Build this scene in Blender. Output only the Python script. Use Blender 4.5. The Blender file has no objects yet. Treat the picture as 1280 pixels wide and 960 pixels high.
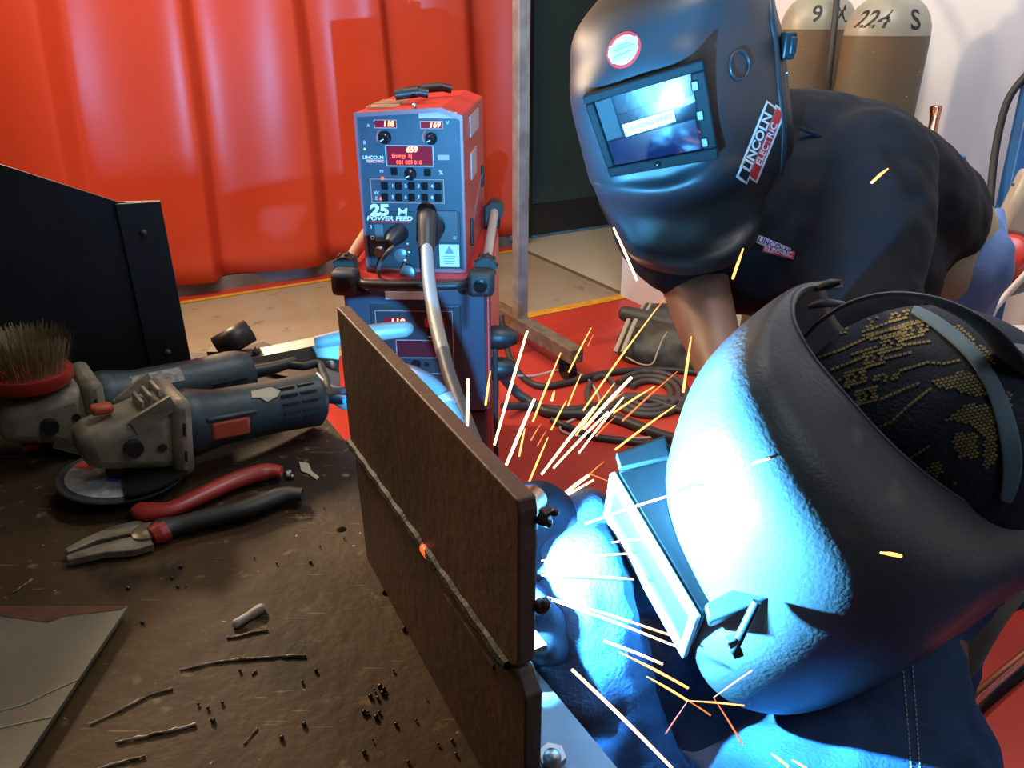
import bpy, bmesh, math, random
from mathutils import Vector, Matrix, noise
random.seed(7)
C = bpy.context.scene
COL = C.collection
R = math.radians

# ---------------------------------------------------------------- camera, world, lights, exposure
PITCH = R(25.0); F = 960.0; CH = 1.27
cd = bpy.data.cameras.new('camera'); cam = bpy.data.objects.new('camera', cd); COL.objects.link(cam)
cam.location = (0, 0, CH); cam.rotation_euler = (math.pi/2 - PITCH, 0, 0)
cd.sensor_fit = 'HORIZONTAL'; cd.sensor_width = 36.0; cd.lens = 36.0*F/1280; cd.clip_start = 0.02
C.camera = cam
C.view_settings.view_transform = 'Standard'; C.view_settings.look = 'None'
C.view_settings.gamma = 1.0; C.view_settings.use_curve_mapping = False
C.view_settings.exposure = 0.0
w = bpy.data.worlds.new('world'); C.world = w; w.use_nodes = True
w.node_tree.nodes['Background'].inputs[0].default_value = (0.95, 0.93, 0.92, 1)
w.node_tree.nodes['Background'].inputs[1].default_value = 0.035
def area(name, loc, target, size, power, col, sy=None):
    l = bpy.data.lights.new(name, 'AREA'); l.energy = power; l.color = col; l.size = size
    if sy: l.shape = 'RECTANGLE'; l.size_y = sy
    o = bpy.data.objects.new(name, l); COL.objects.link(o); o.location = loc
    o.rotation_euler = (Vector(target)-Vector(loc)).to_track_quat('-Z', 'Y').to_euler()
    return o
area('ceiling_lamp_workshop', (-1.6, 2.75, 2.15), (-0.2, 0.7, 0.8), 0.28, 68, (1.0, 0.74, 0.46))
area('bench_fill_light', (-1.6, 1.3, 1.95), (0.0, 0.4, 0.9), 0.3, 7.5, (1.0, 0.74, 0.48))  # unseen warm fill added for the bench and the rusty plate face
area('welder_fill_light', (1.3, -0.3, 2.7), (0.3, 0.5, 1.0), 0.7, 7.5, (0.72, 0.84, 1.0))  # cool fill added out of frame to lift the scuffed helmet shell
area('curtain_fill_light', (-1.0, 2.3, 2.9), (-1.2, 4.3, 0.9), 0.9, 58, (1.0, 0.80, 0.55))  # fill added out of view, aimed at the red curtain only
area('wall_fill_light', (0.45, 1.2, 2.9), (1.3, 3.0, 1.3), 0.9, 48, (0.97, 0.97, 1.0))  # added fill, unseen, brightens the white wall and gas cylinders
ARC = Vector((-0.0255, 0.385, 0.966))
al = bpy.data.lights.new('arc_light', 'POINT'); al.energy = 270; al.color = (0.09, 0.50, 1.0); al.shadow_soft_size = 0.004
ao = bpy.data.objects.new('arc_light', al); COL.objects.link(ao); ao.location = ARC

# ---------------------------------------------------------------- coordinates
FW = Vector((0, math.cos(PITCH), -math.sin(PITCH))); UP = Vector((0, math.sin(PITCH), math.cos(PITCH))); RT = Vector((1, 0, 0))
CAM = Vector((0, 0, CH))
def ray(px, py): return RT*((px-640)/F) + UP*((480-py)/F) + FW
def pz(px, py, z): return CAM + ray(px, py)*z                         # point at a distance along the view axis
def ph(px, py, h): d = ray(px, py); return CAM + d*((h-CH)/d.z)        # point on a level plane
E1 = Vector((0.863, 0.505, 0)).normalized(); E2 = Vector((E1.y, -E1.x, 0)); OR = Vector((0, 4.87, 0))
def G(s, t, z=0): return OR + E1*s + E2*t + Vector((0, 0, z))         # room frame along the red curtain
ROOMZ = math.atan2(E1.y, E1.x)

# ---------------------------------------------------------------- materials
MATS = {}
def mat(name, c, rough=0.5, metal=0.0, c2=None, scale=8.0, bump=0.0, bscale=40.0, detail=6.0, emit=None, es=0, coat=0, lo=0.4, hi=0.6, spec=0.5, c3=None, s3=40, lo3=.62, hi3=.68, rv=0):
    if name in MATS: return MATS[name]
    m = bpy.data.materials.new(name); m.use_nodes = True; nt = m.node_tree; b = nt.nodes['Principled BSDF']
    b.inputs['Base Color'].default_value = (*c, 1); b.inputs['Roughness'].default_value = rough
    b.inputs['Metallic'].default_value = metal; b.inputs['Coat Weight'].default_value = coat
    b.inputs['Specular IOR Level'].default_value = spec
    tc = nt.nodes.new('ShaderNodeTexCoord')
    def nz(s, d=detail):
        n = nt.nodes.new('ShaderNodeTexNoise'); n.inputs['Scale'].default_value = s; n.inputs['Detail'].default_value = d
        nt.links.new(tc.outputs['Object'], n.inputs['Vector']); return n
    def rmp(n, a, e):
        r = nt.nodes.new('ShaderNodeMapRange'); r.inputs[1].default_value = a; r.inputs[2].default_value = e
        nt.links.new(n.outputs[0], r.inputs[0]); return r
    last = None
    if c2:
        r = rmp(nz(scale), lo, hi)
        mx = nt.nodes.new('ShaderNodeMix'); mx.data_type = 'RGBA'; mx.inputs[6].default_value = (*c, 1); mx.inputs[7].default_value = (*c2, 1)
        nt.links.new(r.outputs[0], mx.inputs[0]); last = mx
        if rv:
            rr = nt.nodes.new('ShaderNodeMapRange'); rr.inputs[3].default_value = rough; rr.inputs[4].default_value = rough+rv
            nt.links.new(r.outputs[0], rr.inputs[0]); nt.links.new(rr.outputs[0], b.inputs['Roughness'])
    if c3:
        r = rmp(nz(s3), lo3, hi3); mx = nt.nodes.new('ShaderNodeMix'); mx.data_type = 'RGBA'
        if last: nt.links.new(last.outputs[2], mx.inputs[6])
        else: mx.inputs[6].default_value = (*c, 1)
        mx.inputs[7].default_value = (*c3, 1); nt.links.new(r.outputs[0], mx.inputs[0]); last = mx
    if last: nt.links.new(last.outputs[2], b.inputs['Base Color'])
    if bump:
        n = nz(bscale); bp = nt.nodes.new('ShaderNodeBump'); bp.inputs['Strength'].default_value = bump; bp.inputs['Distance'].default_value = 0.002
        nt.links.new(n.outputs[0], bp.inputs['Height']); nt.links.new(bp.outputs[0], b.inputs['Normal'])
    if emit:
        b.inputs['Emission Color'].default_value = (*emit, 1); b.inputs['Emission Strength'].default_value = es
    MATS[name] = m; return m

# ---------------------------------------------------------------- mesh builder
def catmull(P, n):
    if len(P) < 3: return [P[0].lerp(P[-1], i/n) for i in range(n+1)]
    out = []; Q = [P[0]*2-P[1]] + list(P) + [P[-1]*2-P[-2]]
    for i in range(1, len(Q)-2):
        a, b, c, d = Q[i-1:i+3]
        for k in range(n):
            t = k/n; out.append(0.5*((2*b)+(c-a)*t+(2*a-5*b+4*c-d)*t*t+(3*b-a-3*c+d)*t**3))
    out.append(P[-1].copy()); return out
class B:
    def __init__(s): s.bm = bmesh.new()
    def box(s, c, size, rot=None):
        M = Matrix.Translation(Vector(c)) @ (rot.to_4x4() if rot else Matrix.Identity(4)) @ Matrix.Diagonal((*size, 1))
        bmesh.ops.create_cube(s.bm, size=1, matrix=M); return s
    def hexa(s, pts):                       # 8 points: 4 of one face, 4 of the opposite face
        v = [s.bm.verts.new(p) for p in pts]
        for f in ((0,1,2,3),(7,6,5,4),(0,4,5,1),(1,5,6,2),(2,6,7,3),(3,7,4,0)): s.bm.faces.new([v[i] for i in f])
        return s
    def bar(s, a, b, w, h, up=Vector((0,0,1))):
        a = Vector(a); b = Vector(b); d = (b-a); L = d.length; d.normalize(); x = d.cross(up).normalized(); u = x.cross(d)
        rot = Matrix((x, d, u)).transposed(); return s.box((a+b)/2, (w, L, h), rot)
    def prism(s, poly, vec):
        vec = Vector(vec); a = [s.bm.verts.new(p) for p in poly]; b = [s.bm.verts.new(Vector(p)+vec) for p in poly]; n = len(a)
        s.bm.faces.new(a); s.bm.faces.new(b[::-1])
        for i in range(n): s.bm.faces.new((a[i], b[i], b[(i+1)%n], a[(i+1)%n]))
        return s
    def tube(s, pts, r, seg=10, n=6, smooth=True, cap=True, flat=1.0):
        pts = [Vector(p) for p in pts]
        m = len(pts); rs = r if isinstance(r, (list, tuple)) else [r]*m
        if smooth and m > 2:
            P = catmull(pts, n); RR = []
            for i in range(m-1):
                for k in range(n): RR.append(rs[i]+(rs[i+1]-rs[i])*k/n)
            RR.append(rs[-1])
        else: P = pts; RR = list(rs)
        T = [(P[min(i+1,len(P)-1)]-P[max(i-1,0)]).normalized() for i in range(len(P))]
        nrm = T[0].orthogonal().normalized()
        if flat != 1.0: nrm = (Vector((0,0,1))-T[0]*T[0].z).normalized()
        rings = []
        for p, t, q in zip(P, T, RR):
            nrm = (nrm - t*nrm.dot(t)).normalized(); bn = t.cross(nrm)
            rings.append([s.bm.verts.new(p+(nrm*flat*math.cos(2*math.pi*k/seg)+bn*math.sin(2*math.pi*k/seg))*max(q,1e-5)) for k in range(seg)])
        for a, b in zip(rings, rings[1:]):
            for k in range(seg): s.bm.faces.new((a[k], a[(k+1)%seg], b[(k+1)%seg], b[k]))
        if cap: s.bm.faces.new(rings[0][::-1]); s.bm.faces.new(rings[-1])
        return s
    def cyl(s, a, b, r, r2=None, seg=24): return s.tube([a, b], [r, r if r2 is None else r2], seg, smooth=False)
    def lathe(s, prof, origin, axis=Vector((0,0,1)), seg=32, sx=1.0):
        axis = Vector(axis).normalized(); x = axis.orthogonal().normalized(); y = axis.cross(x); o = Vector(origin)
        rings = [[s.bm.verts.new(o+axis*h+(x*math.cos(2*math.pi*k/seg)*sx+y*math.sin(2*math.pi*k/seg))*max(r,1e-4)) for k in range(seg)] for r, h in prof]
        for a, b in zip(rings, rings[1:]):
            for k in range(seg): s.bm.faces.new((a[k], a[(k+1)%seg], b[(k+1)%seg], b[k]))
        s.bm.faces.new(rings[0][::-1]); s.bm.faces.new(rings[-1]); return s
    def ball(s, c, r, M=None, seg=16):
        r = r if isinstance(r, (tuple, list)) else (r, r, r)
        T = Matrix.Translation(Vector(c)) @ (M.to_4x4() if M else Matrix.Identity(4)) @ Matrix.Diagonal((*r, 1))
        nv = max(6, seg//2+2); V = []
        for i in range(1, nv):
            th = math.pi*i/nv; V.append([s.bm.verts.new(T @ Vector((math.sin(th)*math.cos(2*math.pi*k/seg), math.sin(th)*math.sin(2*math.pi*k/seg), math.cos(th)))) for k in range(seg)])
        t0 = s.bm.verts.new(T @ Vector((0,0,1))); t1 = s.bm.verts.new(T @ Vector((0,0,-1)))
        for k in range(seg):
            j = (k+1)%seg; s.bm.faces.new((t0, V[0][k], V[0][j])); s.bm.faces.new((t1, V[-1][j], V[-1][k]))
            for a, b in zip(V, V[1:]): s.bm.faces.new((a[k], b[k], b[j], a[j]))
        return s
    def cap(s, a, ra, b, rb, seg=20):       # tapered capsule for blobs
        a = Vector(a); b = Vector(b); n = 7
        for k in range(n+1):
            t = k/n; s.ball(a.lerp(b, t), ra+(rb-ra)*t, seg=seg)
        s.tube([a, b], [ra, rb], seg, smooth=False); return s
    def chain(s, pts, seg=20):
        for p, q in zip(pts, pts[1:]): s.cap(p[0], p[1], q[0], q[1], seg)
        return s
    def grid(s, g, closed=False):
        V = [[s.bm.verts.new(p) for p in row] for row in g]
        for a, b in zip(V, V[1:]):
            for i in range(len(a)-1): s.bm.faces.new((a[i], a[i+1], b[i+1], b[i]))
        return s
    def poly(s, pts): s.bm.faces.new([s.bm.verts.new(p) for p in pts]); return s
def wm(o):
    M = o.matrix_basis.copy()
    while o.parent: o = o.parent; M = o.matrix_basis @ M
    return M
def fin(name, b, m, parent=None, local=False, smooth=True, bevel=0, sub=0, remesh=0, relax=0, solid=0, label=None, angle=40, displace=0):
    bm = b.bm if isinstance(b, B) else b
    if parent is not None and not local: bm.transform(wm(parent).inverted())
    bmesh.ops.recalc_face_normals(bm, faces=bm.faces[:]) if not remesh and not solid else None
    me = bpy.data.meshes.new(name); bm.to_mesh(me); bm.free()
    if m: me.materials.append(m)
    if smooth:
        for p in me.polygons: p.use_smooth = True
        if not remesh and not sub:
            try: me.set_sharp_from_angle(angle=R(angle))
            except Exception: pass
    o = bpy.data.objects.new(name, me); COL.objects.link(o)
    if parent is not None: o.parent = parent
    if bevel: q = o.modifiers.new('bevel', 'BEVEL'); q.width = bevel; q.segments = 2; q.limit_method = 'ANGLE'
    if remesh:
        q = o.modifiers.new('remesh', 'REMESH'); q.mode = 'VOXEL'; q.voxel_size = remesh; q.use_smooth_shade = True
    if relax: q = o.modifiers.new('smooth', 'SMOOTH'); q.factor = 0.5; q.iterations = relax
    if displace:
        tx = bpy.data.textures.new(name+'_folds', 'CLOUDS'); tx.noise_scale = displace[1]; tx.noise_depth = 1
        q = o.modifiers.new('folds', 'DISPLACE'); q.texture = tx; q.strength = displace[0]; q.mid_level = .5
    if solid: q = o.modifiers.new('solid', 'SOLIDIFY'); q.thickness = solid; q.offset = 0
    if sub: q = o.modifiers.new('sub', 'SUBSURF'); q.levels = sub; q.render_levels = sub
    if label: o['label'] = label
    return o
def tag(o, label, cat, group=None, kind=None):
    o['label'] = label; o['category'] = cat
    if group: o['group'] = group
    if kind: o['kind'] = kind
    return o
def empty(name, loc, label, cat, group=None, rz=0):
    o = bpy.data.objects.new(name, None); COL.objects.link(o); o.location = loc; o.rotation_euler = (0, 0, rz); o.empty_display_size = 0.05
    return tag(o, label, cat, group)
def struct(o): o['kind'] = 'structure'; return o
def copy_tree(o, parent=None):
    c = o.copy(); COL.objects.link(c); c.parent = parent
    for ch in [x for x in bpy.data.objects if x.parent == o]: copy_tree(ch, c)
    return c
def text(name, s, size, fn, m, parent=None, local=False, thick=0.02, shear=0, sx=1.0, align='CENTER', off=0.0, label=None):
    cu = bpy.data.curves.new('t', 'FONT'); cu.body = s; cu.size = size; cu.align_x = align; cu.align_y = 'CENTER'; cu.offset = thick*size; cu.resolution_u = 3; cu.shear = shear
    to = bpy.data.objects.new('t', cu); COL.objects.link(to); bpy.context.view_layer.update()
    me = bpy.data.meshes.new_from_object(to.evaluated_get(bpy.context.evaluated_depsgraph_get()))
    bpy.data.objects.remove(to); bpy.data.curves.remove(cu)
    b = bmesh.new(); b.from_mesh(me); bpy.data.meshes.remove(me)
    for v in b.verts: v.co = fn(v.co.x*sx, v.co.y)
    return fin(name, b, m, parent, local, smooth=False, label=label)

# common materials
M_black = mat('black_plastic', (.012,.012,.014), .45, bump=.15, bscale=300)
M_rubber = mat('black_rubber', (.02,.02,.02), .6, bump=.2, bscale=120)
M_steel = mat('scuffed_steel', (.42,.42,.42), .35, .9, c2=(.25,.24,.22), scale=30)
M_alu = mat('cast_aluminium', (.34,.32,.28), .5, .35, c2=(.20,.18,.15), scale=40, bump=.3, bscale=120)
M_white = mat('white_ink', (.8,.8,.8), .5)
M_redink = mat('red_ink', (.7,.03,.03), .5)
M_blackink = mat('black_ink', (.01,.01,.01), .6)
M_chrome = mat('chrome', (.8,.8,.8), .12, 1)
M_blackpaint = mat('matt_black_paint', (.006,.006,.007), .5, c2=(.012,.011,.010), scale=12, bump=.2, bscale=60)

# ---------------------------------------------------------------- the room
def flat(name, pts, m, z=0): return struct(fin(name, B().poly([(p.x, p.y, z) for p in pts]), m, smooth=False))
M_conc = mat('concrete_floor', (.36,.285,.19), .5, c2=(.29,.235,.155), scale=2.5, bump=.1, bscale=30, c3=(.22,.17,.11), s3=9, rv=.2)
M_redfl = mat('red_painted_floor', (.50,.045,.025), .38, c2=(.42,.035,.022), scale=3, bump=.08, bscale=25, rv=.15)
M_yel = mat('yellow_paint', (.75,.36,.02), .5, c2=(.6,.27,.02), scale=20)
M_cream = mat('cream_tile', (.62,.53,.38), .35, c2=(.57,.49,.36), scale=3)
flat('floor', [G(-6,.08), G(-.03,.08), G(-.03,1.23), G(-6,1.23)], M_conc)
flat('floor_red', [G(-6,1.25), G(2.5,1.25), G(2.5,8), G(-6,8)], M_redfl)
flat('floor_cream', [G(-.03,-.05), G(2.5,-.05), G(2.5,1.25), G(-.03,1.25)], M_cream, 0.0)
flat('floor_red_margin', [G(-6,.06), G(-.03,.06), G(-.03,.15), G(-6,.15)], M_redfl, .002)
flat('trim_1', [G(-6,.15), G(-.03,.15), G(-.03,.19), G(-6,.19)], M_yel, .003)
flat('trim_2', [G(-6,1.19), G(-.05,1.19), G(-.05,1.25), G(-6,1.25)], M_yel, .003)
struct(fin('trim_3', B().box(G(-.03,.64,.004), (.02,1.15,.008), Matrix.Rotation(ROOMZ,3,'Z')), mat('brown_threshold', (.16,.11,.07), .5)))
M_wall = mat('white_wall_paint', (.66,.67,.72), .55, c2=(.63,.64,.69), scale=2, bump=.05, bscale=80)
M_kerb = mat('grey_kerb', (.16,.14,.13), .6, c2=(.11,.1,.09), scale=6)
RZ3 = Matrix.Rotation(ROOMZ, 3, 'Z')
struct(fin('wall_back', B().box(G(-1.5,-.14,1.5), (9,.08,3.1), RZ3), M_wall, smooth=False))
struct(fin('wall_right', B().box(G(.02,3.4,1.5), (.14,4.4,3.1), RZ3), M_wall, smooth=False))
struct(fin('baseboard_back', B().box(G(-3.05,0.0,.035), (6.0,.12,.07), RZ3), M_kerb, smooth=False))
# dark glass door in the back wall
M_dframe = mat('dark_bronze_frame', (.018,.017,.016), .4)
M_dglass = mat('dark_green_glass', (.035,.050,.042), .12, c2=(.045,.06,.05), scale=1.5)
dr = B(); 
for s0, s1, z0, z1 in ((.10,.17,.02,2.3),(1.33,1.40,.02,2.3),(.17,1.33,.02,.22),(.17,1.33,2.2,2.3)):
    dr.box(G((s0+s1)/2,-.06,(z0+z1)/2), (s1-s0,.06,z1-z0), RZ3)
d1 = struct(fin('door_1', dr, M_dframe, smooth=False, bevel=.004))
fin('glass_pane', B().box(G(.75,-.06,1.21), (1.16,.014,1.98), RZ3), M_dglass, d1, smooth=False)
fin('hinge', B().cyl(G(.125,-.02,.28), G(.125,-.02,.42), .014), M_steel, d1)
# red pvc curtain hanging along the back
M_cur = mat('red_pvc_sheet', (.60,.060,.022), .33, c2=(.53,.050,.018), scale=1.2, bump=.06, bscale=5, detail=2)
def cur_off(s, z):
    q = ((s*1.0+.26+.05*math.sin(z*1.1+s*2)+.03*math.sin(s*7)) / .50) % 1.0
    f = q/.80 if q < .80 else (1-q)/.20
    f = f*f*(3-2*f)
    return .035 + .10*f + .008*math.sin(s*2.3+z*1.1)
g = []
for i in range(0, 421):
    s = -4.6 + 4.62*i/420
    g.append([G(s, cur_off(s, z), z) for z in [.075+2.7*k/26 for k in range(27)]])
cu = fin('welding_curtain', B().grid(g), M_cur, solid=.004)
tag(cu, 'glossy red plastic welding curtain hanging in folds along the back', 'curtain')

# steel screen stand with foot beam and caster
M_post = mat('grey_steel_tube', (.34,.32,.30), .4, .4, c2=(.24,.22,.20), scale=14)
st = empty('screen_stand', (.034,3.1,0), 'grey square steel post on a wheeled foot beam beside the dark door', 'stand')
PB = Vector((.034,3.1,0)); 
fin('post', B().box(PB+Vector((0,0,1.32)), (.05,.05,2.36), RZ3), M_post, st, smooth=False, bevel=.004)
fin('foot_beam', B().box(PB+E2*.10+Vector((0,0,.115)), (.06,.66,.06), RZ3), mat('rusty_tube', (.15,.11,.075), .5, .3, c2=(.22,.17,.11), scale=20), st, smooth=False, bevel=.004)
for q in (.36, -.18):
    c = PB+E2*q
    cs = fin('caster', B().box(c+Vector((0,0,.075)), (.045,.05,.02), RZ3).cyl(c+E1*.02+E2*.01+Vector((0,0,.035)), c-E1*.02+E2*.01+Vector((0,0,.035)), .035).bar(c+E1*.025+Vector((0,0,.08)), c+E1*.025+E2*.01+Vector((0,0,.03)), .03,.004).bar(c-E1*.025+Vector((0,0,.08)), c-E1*.025+E2*.01+Vector((0,0,.03)), .03,.004), M_black, st)

# ---------------------------------------------------------------- gas cylinders
M_bot = mat('brown_green_cylinder_paint', (.15,.095,.05), .45, c2=(.095,.09,.06), scale=7, lo=.3, hi=.7, bump=.15, bscale=60, c3=(.42,.38,.30), s3=70, lo3=.70, hi3=.74)
M_bots = mat('grey_shoulder_paint', (.31,.29,.22), .4, c2=(.26,.24,.18), scale=14, bump=.1, bscale=60)
M_grn = mat('pale_green_metal', (.15,.36,.27), .4, .3)
def gas(x, y, rz, words, label, zs=1.25):
    o = empty('gas_cylinder', (x,y,0), label, 'gas cylinder', 'gas cylinders by the white wall')
    c = Vector((x,y,0))
    fin('body', B().lathe([(.1,.0),(.115,.02),(.115,.6),(.115,zs-.02),(.1145,zs)], c, seg=48), M_bot, o)
    prof = [(.1145,zs),(.112,zs+.025),(.104,zs+.05),(.090,zs+.072),(.070,zs+.09),(.052,zs+.098),(.05,zs+.105)]
    fin('shoulder', B().lathe(prof, c, seg=48), M_bots, o)
    fin('neck_ring', B().lathe([(.046,zs+.10),(.046,zs+.13),(.04,zs+.14)], c, seg=32), M_grn, o)
    fin('valve', B().lathe([(.018,zs+.14),(.018,zs+.2),(.03,zs+.2),(.03,zs+.225),(.01,zs+.23)], c, seg=16).cyl(c+Vector((0,0,zs+.17)), c+Vector((.04,-.03,zs+.17)), .011), M_steel, o)
    def sr(h):
        for (r0,h0),(r1,h1) in zip(prof, prof[1:]):
            if h0 <= h <= h1: return r0+(r1-r0)*(h-h0)/(h1-h0)
        return .115
    for wd, a0, h0, sz, sh in words:
        base = math.atan2(-y, -x) + R(a0)
        def fn(u, v, base=base, h0=h0, sh=sh):
            h = zs+h0+v; r = sr(h)+.0008; a = base+u/.105
            return Vector((x+r*math.cos(a), y+r*math.sin(a), h))
        text('stencil_letters', wd, sz, fn, M_blackink, o, thick=.015, shear=sh)
    return o
gas(1.065, 2.40, 0, [('224', -26, .040, .062, .3), ('S', 38, .038, .070, 0)], 'nearer brown gas cylinder with grey shoulder stencilled 224', 1.245)
gas(.975, 2.70, 0, [('9', -4, .042, .066, 0), ('M', 34, .042, .066, .2)], 'gas cylinder behind, half hidden, stencilled with a 9', 1.26)
hz = pz(1040,60,2.22)
tag(fin('black_hose', B().tube([pz(1048,-60,2.3), pz(1046,0,2.25), pz(1040,60,2.25), pz(1034,130,2.3), pz(1030,300,2.5)], .009, n=6), M_rubber), 'thin black hose hanging in front of the gas cylinder marked 9', 'hose')

# ---------------------------------------------------------------- things along the right wall
M_blue = mat('blue_enamel', (.02,.13,.36), .4, c2=(.015,.10,.29), scale=6)
bc = empty('blue_channel', (1.16,1.75,0), 'blue painted metal channel leaning up the right edge', 'metal channel')
a0, a1 = pz(1291,130,2.0), pz(1248,330,2.06)
dirv = (a1-a0).normalized(); 
fin('channel', B().bar(a0-dirv*.25, a1+dirv*.5, .055, .05, Vector((0,-1,.3))), M_blue, bc, smooth=False, bevel=.003)
so = empty('power_socket', pz(1275,300,1.95), 'grey wall socket with a red plug pushed in at right edge', 'socket')
M_gry = mat('grey_beige_plastic', (.42,.38,.31), .4)
cc = pz(1283,255,1.95)
fin('housing', B().box(cc, (.10,.06,.17), Matrix.Rotation(R(12),3,'Y')), M_gry, so, bevel=.02)
fin('screw', B().cyl(pz(1266,231,1.90), pz(1266,231,1.88), .004), M_steel, so)
M_rp = mat('red_plug_plastic', (.55,.035,.02), .35)
fin('plug', B().lathe([(.036,-.06),(.04,-.04),(.04,.0),(.047,.005),(.047,.02),(.042,.03),(.034,.035)], pz(1262,318,1.92), pz(1258,306,1.85)-pz(1264,322,1.95), seg=28).cyl(pz(1262,325,1.93), pz(1272,352,1.98), .034, .03), M_rp, so)
fin('plug_tab', B().box(pz(1254,303,1.83), (.014,.004,.012)), M_white, so)
fin('cable_gland', B().cyl(pz(1266,352,1.96), pz(1272,366,1.96), .03, .028), mat('grey_plastic', (.10,.10,.11), .5), so)
tag(fin('black_hose', B().tube([pz(1300,80,2.0), pz(1280,97,2.0), pz(1258,130,2.02), pz(1244,190,2.04), pz(1238,250,2.04), pz(1236,290,2.04), pz(1238,360,2.06)], .0095), M_rubber), 'thick black hose curving down the white wall at right', 'hose')
tag(fin('white_cable', B().tube([pz(1300,325,1.7), pz(1280,345,1.72), pz(1255,372,1.75), pz(1240,392,1.76), pz(1230,430,1.8)], .0075), mat('white_pvc', (.62,.58,.52), .4)), 'white cable crossing below the red plug', 'cable')
cb = empty('white_cabinet', (1.05,1.2,0), 'white metal cabinet standing at the right edge below the plug', 'cabinet')
fin('cabinet_body', B().box((1.31,1.62,.30), (.30,.34,.60)), mat('cabinet_white', (.66,.60,.55), .45), cb, bevel=.008)
fin('cabinet_door', B().box((1.31,1.445,.30), (.27,.014,.55)), mat('cabinet_white2', (.68,.62,.57), .4), cb, bevel=.004)
cp = empty('copper_pipe', pz(1166,180,2.2), 'short copper pipe stub held in a blue clamp by the wall', 'pipe')
fin('copper_tube', B().tube([pz(1162,185,2.2), pz(1168,150,2.2), pz(1170,134,2.2)], [.012,.012,.016], seg=16, cap=False), mat('copper', (.72,.33,.2), .25, 1), cp, solid=.002)
fin('clamp', B().box(pz(1160,196,2.2), (.055,.05,.07)).box(pz(1158,330,2.25), (.06,.05,.62)), mat('bright_blue', (.03,.22,.48), .4), cp, smooth=False, bevel=.004)

# sports bag on the red floor
bg = empty('sports_bag', ph(815,455,0), 'dark grey sports bag with pale stripes lying on the red floor', 'bag')
M_bag = mat('bag_nylon', (.035,.033,.030), .55, c2=(.06,.055,.05), scale=10, bump=.5, bscale=25)
bb = B(); z0 = .10
bb.cap(pz(800,430,3.28), .105, pz(850,435,3.2), .11).cap(pz(850,435,3.2), .11, pz(890,425,3.2), .12).cap(pz(810,395,3.42), .06, pz(860,400,3.42), .09).cap(pz(790,440,3.2),.06,pz(860,455,3.15),.07)
fin('bag_body', bb, M_bag, bg, remesh=.015, relax=6, displace=(.03,.08))
M_str = mat('bag_stripe', (.36,.32,.25), .6)
for dx in (0, 9):
    fin('stripe', B().tube([pz(786+dx,399,3.19), pz(778+dx,418,3.13), pz(769+dx,440,3.08)], .009, flat=.5), M_str, bg)
for dx in (0, 8):
    fin('stripe', B().tube([pz(800+dx,390,3.33), pz(806+dx,379,3.33)], .008, smooth=False), M_str, bg)
fin('drawstring', B().tube([pz(782,446,3.06), pz(800,455,3.02), pz(815,455,3.02), pz(822,440,3.05), pz(828,425,3.06), pz(834,415,3.07)], .0035), M_str, bg)
fin('flap', B().cap(pz(782,392,3.3), .035, pz(845,408,3.22), .045), M_bag, bg, remesh=.012, relax=4)

# hoses on the floor
M_hose = mat('dark_hose', (.03,.028,.03), .5)
def fl(pts, r, name, label, m=M_hose, cat='hose', group=None):
    return tag(fin(name, B().tube([ph(x, y, r+h) for x, y, h in pts], r, n=8), m), label, cat, group)
fl([(626,395,.15),(632,430,.05),(645,462,0),(672,482,0),(710,478,0),(760,466,0),(830,462,0),(900,470,0)], .013, 'floor_hose', 'black hose arching from the machine under the stand foot to right')
fl([(628,470,.1),(645,490,.03),(665,504,0),(690,516,0),(760,520,0),(830,545,0),(900,560,0)], .019, 'floor_hose', 'thickest black hose running from machine side across red floor')
fl([(628,508,.03),(660,508,0),(710,512,0),(760,505,0),(810,500,0),(860,515,0),(930,520,0)], .014, 'floor_hose', 'dark hose lying straight behind the flying sparks')
fl([(690,525,0),(740,545,0),(790,552,0),(850,562,0)], .012, 'floor_hose', 'dark hose nearest the welding helmet on the floor')
for k in range(3):
    pts = []
    for i in range(15):
        a = -2.6+i*.40
        pts.append((812+(42-9*k)*math.cos(a)*1.1, 492+(27-5.5*k)*math.sin(a), .0))
    pts += [(900+6*k,505,0)]
    fl(pts, .012, 'coiled_hose', ['outermost coil of grey hose on floor behind the sparks','middle coil of grey hose on floor behind the sparks','innermost coil of grey hose on floor behind the sparks'][k], mat('grey_hose', (.07,.06,.06), .55), group='coils of hose on the floor')
pts = [(752+18*math.cos(-2.2+i*.6), 492+22*math.sin(-2.2+i*.6), 0) for i in range(11)]
fl(pts, .011, 'coiled_hose', 'small separate loop of grey hose left of the coils', MATS['grey_hose'])
fl([(632,468,.05),(665,470,0),(700,463,0),(730,470,0),(748,495,0),(745,512,0),(722,522,0),(700,535,0),(720,545,0),(780,548,0),(830,546,0)], .005, 'thin_wire', 'thin pale wire looping over the hoses on red floor', mat('pale_wire', (.45,.38,.33), .5), 'wire')

# ---------------------------------------------------------------- power source, wire feeder
M_front = mat('machine_front_grey', (.036,.052,.085), .45, c2=(.029,.042,.070), scale=5, bump=.1, bscale=200)
M_red = mat('machine_red', (.46,.028,.022), .38, c2=(.36,.024,.02), scale=7)
M_frame = mat('machine_edge', (.25,.16,.2), .4, .4)
M_knob = mat('knob_black', (.008,.008,.01), .18)
M_led = mat('red_led', (.3,.0,.0), .4, emit=(1.0,.10,.04), es=3.2)
M_ledh = mat('red_led_bright', (.3,.05,.0), .4, emit=(1.0,.38,.22), es=4.0)
M_disp = mat('display_red_glass', (.16,.006,.02), .2, emit=(.5,.01,.02), es=.25)
M_cyan = mat('pale_sticker', (.62,.72,.70), .5)
M_line = mat('panel_line', (.55,.38,.36), .5)
M_gline = mat('grey_print', (.55,.55,.55), .5)

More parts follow.
